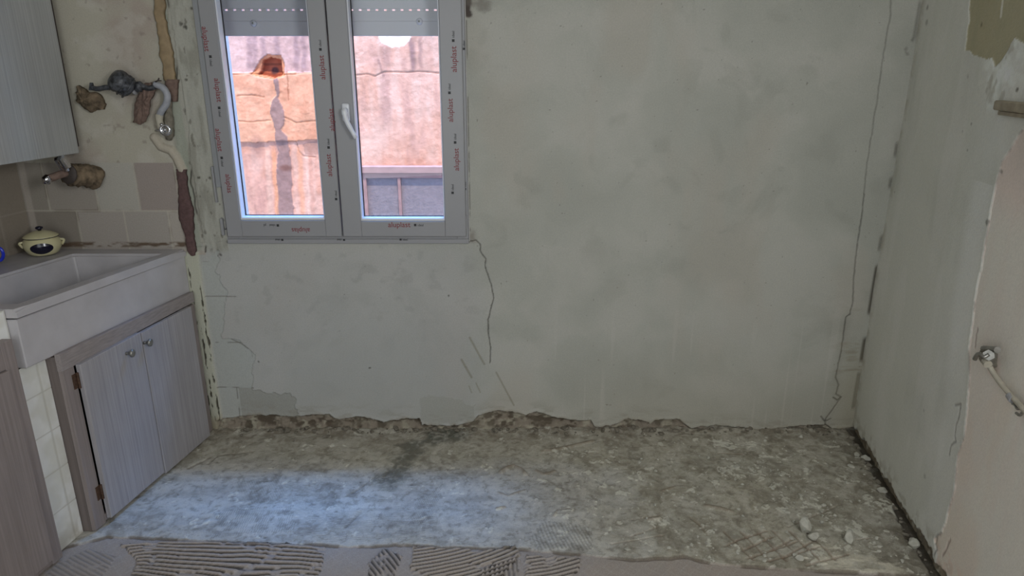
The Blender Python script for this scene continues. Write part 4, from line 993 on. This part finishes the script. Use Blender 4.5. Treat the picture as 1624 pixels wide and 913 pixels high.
bm = NB(); tube(bm, smoothpath([B(146, 139, -.06), B(155, 141, -.065), B(166, 139, -.07), B(176, 138, -.07)], 4), .010, 12, wob=.2); tube(bm, [B(146, 143, -.058), B(145, 131, -.058)], [.012, .006], 10, wob=.3); obj('taped_stub', bm, M['blacktape'], wv, True)
bm = NB(); tube(bm, [B(211, 143, -.045), B(214, 142, -.045)], .020, 20); obj('white_ring', bm, M['upvc'], wv, True)
bm = NB(); tube(bm, smoothpath([B(214, 141, -.045), B(224, 137, -.04), B(236, 140, -.035), B(248, 136, -.03)], 4), [.011, .012, .020, .022, .020, .012, .011, .011, .011, .011, .011, .011, .011], 14, wob=.1); obj('joint', bm, M['blacktape'], wv, True)
bm = NB(); tube(bm, smoothpath([B(246, 133, -.03), B(258, 139, -.04), B(265, 150, -.04), B(264, 164, -.035), B(256, 176, -.03), B(253, 184, -.025)], 6), .0135, 16); obj('bent_pipe', bm, M['pipegrey'], wv, True)
bm = NB(); tube(bm, smoothpath([B(253, 181, -.026), B(253, 192, -.025), B(257, 204, -.022)], 4), [.016] * 3 + [.015] * 6, 14); obj('cream_sleeve', bm, M['oldpaint'], wv, True)
bm = NB(); tube(bm, smoothpath([B(268, 160, -.012), B(268, 185, -.015), B(268, 205, -.018), B(268, 220, -.004)], 5), [.013] * 5 + [.018] * 5 + [.020] * 4 + [.014] * 2, 14, wob=.12); obj('dark_pipe', bm, M['rubble'], wv, True)
c_ = B(262, 206, -.035); bm = NB(); lathe(bm, [(0, -.02), (.024, -.02), (.026, -.004), (.022, .004), (.014, .006), (.012, .0), (.008, .0), (.006, .009), (0, .010)], c_, 28, Vector((.1, -1, .05)).normalized()); obj('chrome_cap', bm, M['chrome'], wv, True)
bm = NB(); tube(bm, [B(257, 200, -.03), B(256, 197, -.045)], .006, 10); tube(bm, [B(247, 207, -.012), B(256, 207, -.02)], .005, 10); obj('chrome_stud', bm, M['chrome'], wv, True)
bm = crumple([(233, 132), (245, 130), (252, 140), (250, 150), (244, 158), (242, 175), (236, 192), (228, 197), (217, 194), (218, 170), (222, 155), (228, 145)], -.022, .006, 9, 6, .010)
o = obj('rag_flap', bm, M['brown'], wv, True)
bm = NB(); tube(bm, smoothpath([B(243, 131, -.03), B(250, 128, -.05), B(252, 124, -.055)], 3), .003, 6); tube(bm, [B(250, 128, -.05), B(256, 128, -.05)], .0025, 6); obj('wire_tip', bm, M['darkwood'], wv)
solo('packing_tape', ribbon([(245, 267, -30), (246, 263, 0), (246, 264, 30), (249, 267, 36), (250, 268, 52), (252, 270, 60), (254, 277, 90), (260, 278, 106), (259, 280, 118), (261, 281, 128)], -.004, .010, 12), M['ochre'],
     'ochre tape strip running down the wall left of the window top', 'tape', smooth=True)
solo('packing_tape', ribbon([(263, 285, 126), (264, 284, 140), (268, 284, 150), (276, 283, 161)], -.003, .013, 14), M['brown'],
     'short brown tape end just below the ochre strip', 'tape', smooth=True)
solo('cloth_strip', ribbon([(280, 298, 268), (282, 299, 290), (284, 303, 310), (284, 307, 330), (285, 309, 345), (290, 309, 362), (295, 309, 375), (296, 312, 388), (297, 314, 396), (304, 311, 404)], -.004, .010, 16), M['maroon'],
     'long maroon cloth strip on the wall above the sink corner', 'strip', smooth=True)

# ------------------------------------------------------------------ right wall fittings
def R(px, py, off=0.0):
    q = side(px, py, WR - off); return Vector((q[0] + SK * q[1], q[1], q[2]))
gv = thing('gas_valve', 'small tarnished wall valve with thin pipe on the right wall', 'valve', R(1572, 570, .003))
ax = Vector((-1, SK, 0)).normalized()
bm = NB(); tube(bm, [R(1574, 566, -.004), R(1572, 566, .012)], [.034, .030], 18, wob=.14); obj('wall_plate', bm, M['rubble'], gv)
bm = NB(); tube(bm, [R(1572, 562, .010), R(1568, 563, .05)], [.018, .016], 6); tube(bm, [R(1560, 553, .035), R(1582, 555, .035)], .010, 8); tube(bm, [R(1571, 563, .04), R(1567, 580, .035)], [.013, .012], 8); vb = obj('valve_body', bm, M['steel'], gv)
bm = NB(); tube(bm, smoothpath([R(1568, 562, .05), R(1560, 566, .062), R(1554, 560, .065), R(1549, 564, .065), R(1546, 569, .062)], 4), [.005] * 10 + [.0065] * 7, 10); obj('lever', bm, M['steel'], vb, True)
bm = NB(); tube(bm, [R(1563, 572, .045), R(1567, 578, .045)], .012, 12); obj('union_nut', bm, M['oldpaint'], vb)
bm = NB(); tube(bm, smoothpath([R(1568, 578, .035), R(1576, 592, .026), R(1592, 614, .02), R(1610, 634, .018), R(1628, 655, .018), R(1665, 700, .018)], 6), .0075, 12); pi = obj('pipe', bm, M['oldpaint'], gv, True)
for px, py in ((1603, 630),):
    bm = NB(); tube(bm, [R(px - 2, py - 3, .02), R(px + 3, py + 4, .02)], .0105, 12); obj('pipe_sleeve', bm, M['upvc'], pi)
bm = NB(); tube(bm, smoothpath([R(1622, 644, .016), R(1614, 648, .02), R(1610, 642, .012), R(1606, 640, .006)], 4), .004, 8); tube(bm, smoothpath([R(1624, 650, .018), R(1618, 658, .018), R(1612, 655, .008)], 4), .004, 8); obj('pipe_clip', bm, M['steel'], gv)
q = side(1591, 160, WR); bm = NB(); yA, yB = q[1], -1.15
L(bm, WR - .028, WR + .004, yB, yA, q[2] - .026, q[2] + .002, bev=.004); L(bm, WR - .016, WR + .004, yB, yA - .012, q[2] - .040, q[2] - .027, bev=.002)
solo('wall_batten', bm, M['batten'], 'brown horizontal wooden batten on the upper right wall', 'batten')

# ------------------------------------------------------------------ loose plaster lumps
def rock(c, sx, sy, sz, seed):
    bm = NB(); bmesh.ops.create_icosphere(bm, subdivisions=3, radius=1); rnd = random.Random(seed)
    dirs = [(Vector((rnd.gauss(0, 1), rnd.gauss(0, 1), rnd.gauss(0, 1))).normalized(), rnd.uniform(.55, .9)) for _ in range(14)]
    for v in bm.verts:
        n = v.co.copy()
        for d, lim in dirs:
            k = v.co.dot(d)
            if k > lim: v.co -= d * (k - lim)
        v.co += n * rnd.uniform(-.03, .03)
        v.co = Vector((v.co.x * sx, v.co.y * sy, v.co.z * sz))
    a = rnd.uniform(0, 6.28); bmesh.ops.rotate(bm, verts=bm.verts, cent=(0, 0, 0), matrix=Matrix.Rotation(a, 3, 'Z'))
    mz = min(v.co.z for v in bm.verts)
    for v in bm.verts: v.co += Vector(c) + Vector((0, 0, -mz))
    return bm
LUMPS = [((1275, 842), .036, .026, .030, 'largest pale plaster lump on the floor near the diamond scoring'),
         ((1291, 854), .026, .020, .020, 'pale plaster lump touching the right side of the largest lump'),
         ((1346, 857), .030, .022, .026, 'lone pale plaster lump nearest to the right wall foot'),
         ((1267, 886), .018, .014, .013, 'small plaster lump on the diamond scored floor'),
         ((1372, 728), .024, .015, .012, 'flat pale plaster flake in the far right corner of the floor'),
         ((1358, 722), .020, .013, .010, 'flat plaster chip just left of the far corner flake'),
         ((1399, 780), .024, .012, .014, 'plaster sliver leaning at the foot of the right wall'),
         ((1448, 868), .026, .018, .020, 'grey plaster chunk at the nearest foot of the right wall'),
         ((1168, 741), .022, .014, .007, 'flat pale plaster flake alone on the right floor'),
         ((1350, 740), .018, .011, .008, 'elongated plaster flake below the far corner chips')]
for i, (pp_, sx, sy, sz, lab) in enumerate(LUMPS):
    c = onfloor(*pp_); solo('plaster_lump', rock((c[0], c[1], -.002), sx, sy, sz, 50 + i), M['lump'], lab, 'plaster lump', 'plaster lumps lying on the bare floor')
# crumbs swept along the foot of the walls: nobody could count them
bm = NB(); rnd = random.Random(5)
def crumb(x, y, s, z=0):
    r = rock((x, y, z - .002), s * rnd.uniform(.8, 1.6), s, s * rnd.uniform(.5, .9), rnd.randrange(10 ** 6)); me = bpy.data.meshes.new('t'); r.to_mesh(me); r.free(); bm.from_mesh(me); bpy.data.meshes.remove(me)
def rock_low(*a): pass
for k in range(210):
    x = rnd.uniform(-1.33, 1.56); y = -abs(rnd.gauss(0, .028)) + .004; crumb(x, y, rnd.choice((.004, .005, .007, .009, .013)), .003)
for k in range(60):
    y = -rnd.uniform(.05, 1.0); x = WR + SK * y - abs(rnd.gauss(0, .03)) - .008; crumb(x, y, rnd.choice((.004, .006, .008, .011)), -.004)
tag(obj('rubble_crumbs', bm, M['rubble']), 'grey plaster crumbs swept along the foot of the walls', 'rubble', kind='stuff')
bm = NB()
for k in range(170):
    x = .2 + rnd.betavariate(2, 1.4) * 1.3; y = -rnd.uniform(.06, .95)
    if x < WR + SK * y - .03: crumb(x, y, rnd.choice((.003, .004, .004, .006, .008)), 0)
tag(obj('plaster_chips', bm, M['lump']), 'small pale plaster chips scattered over the bare floor', 'rubble', kind='stuff')
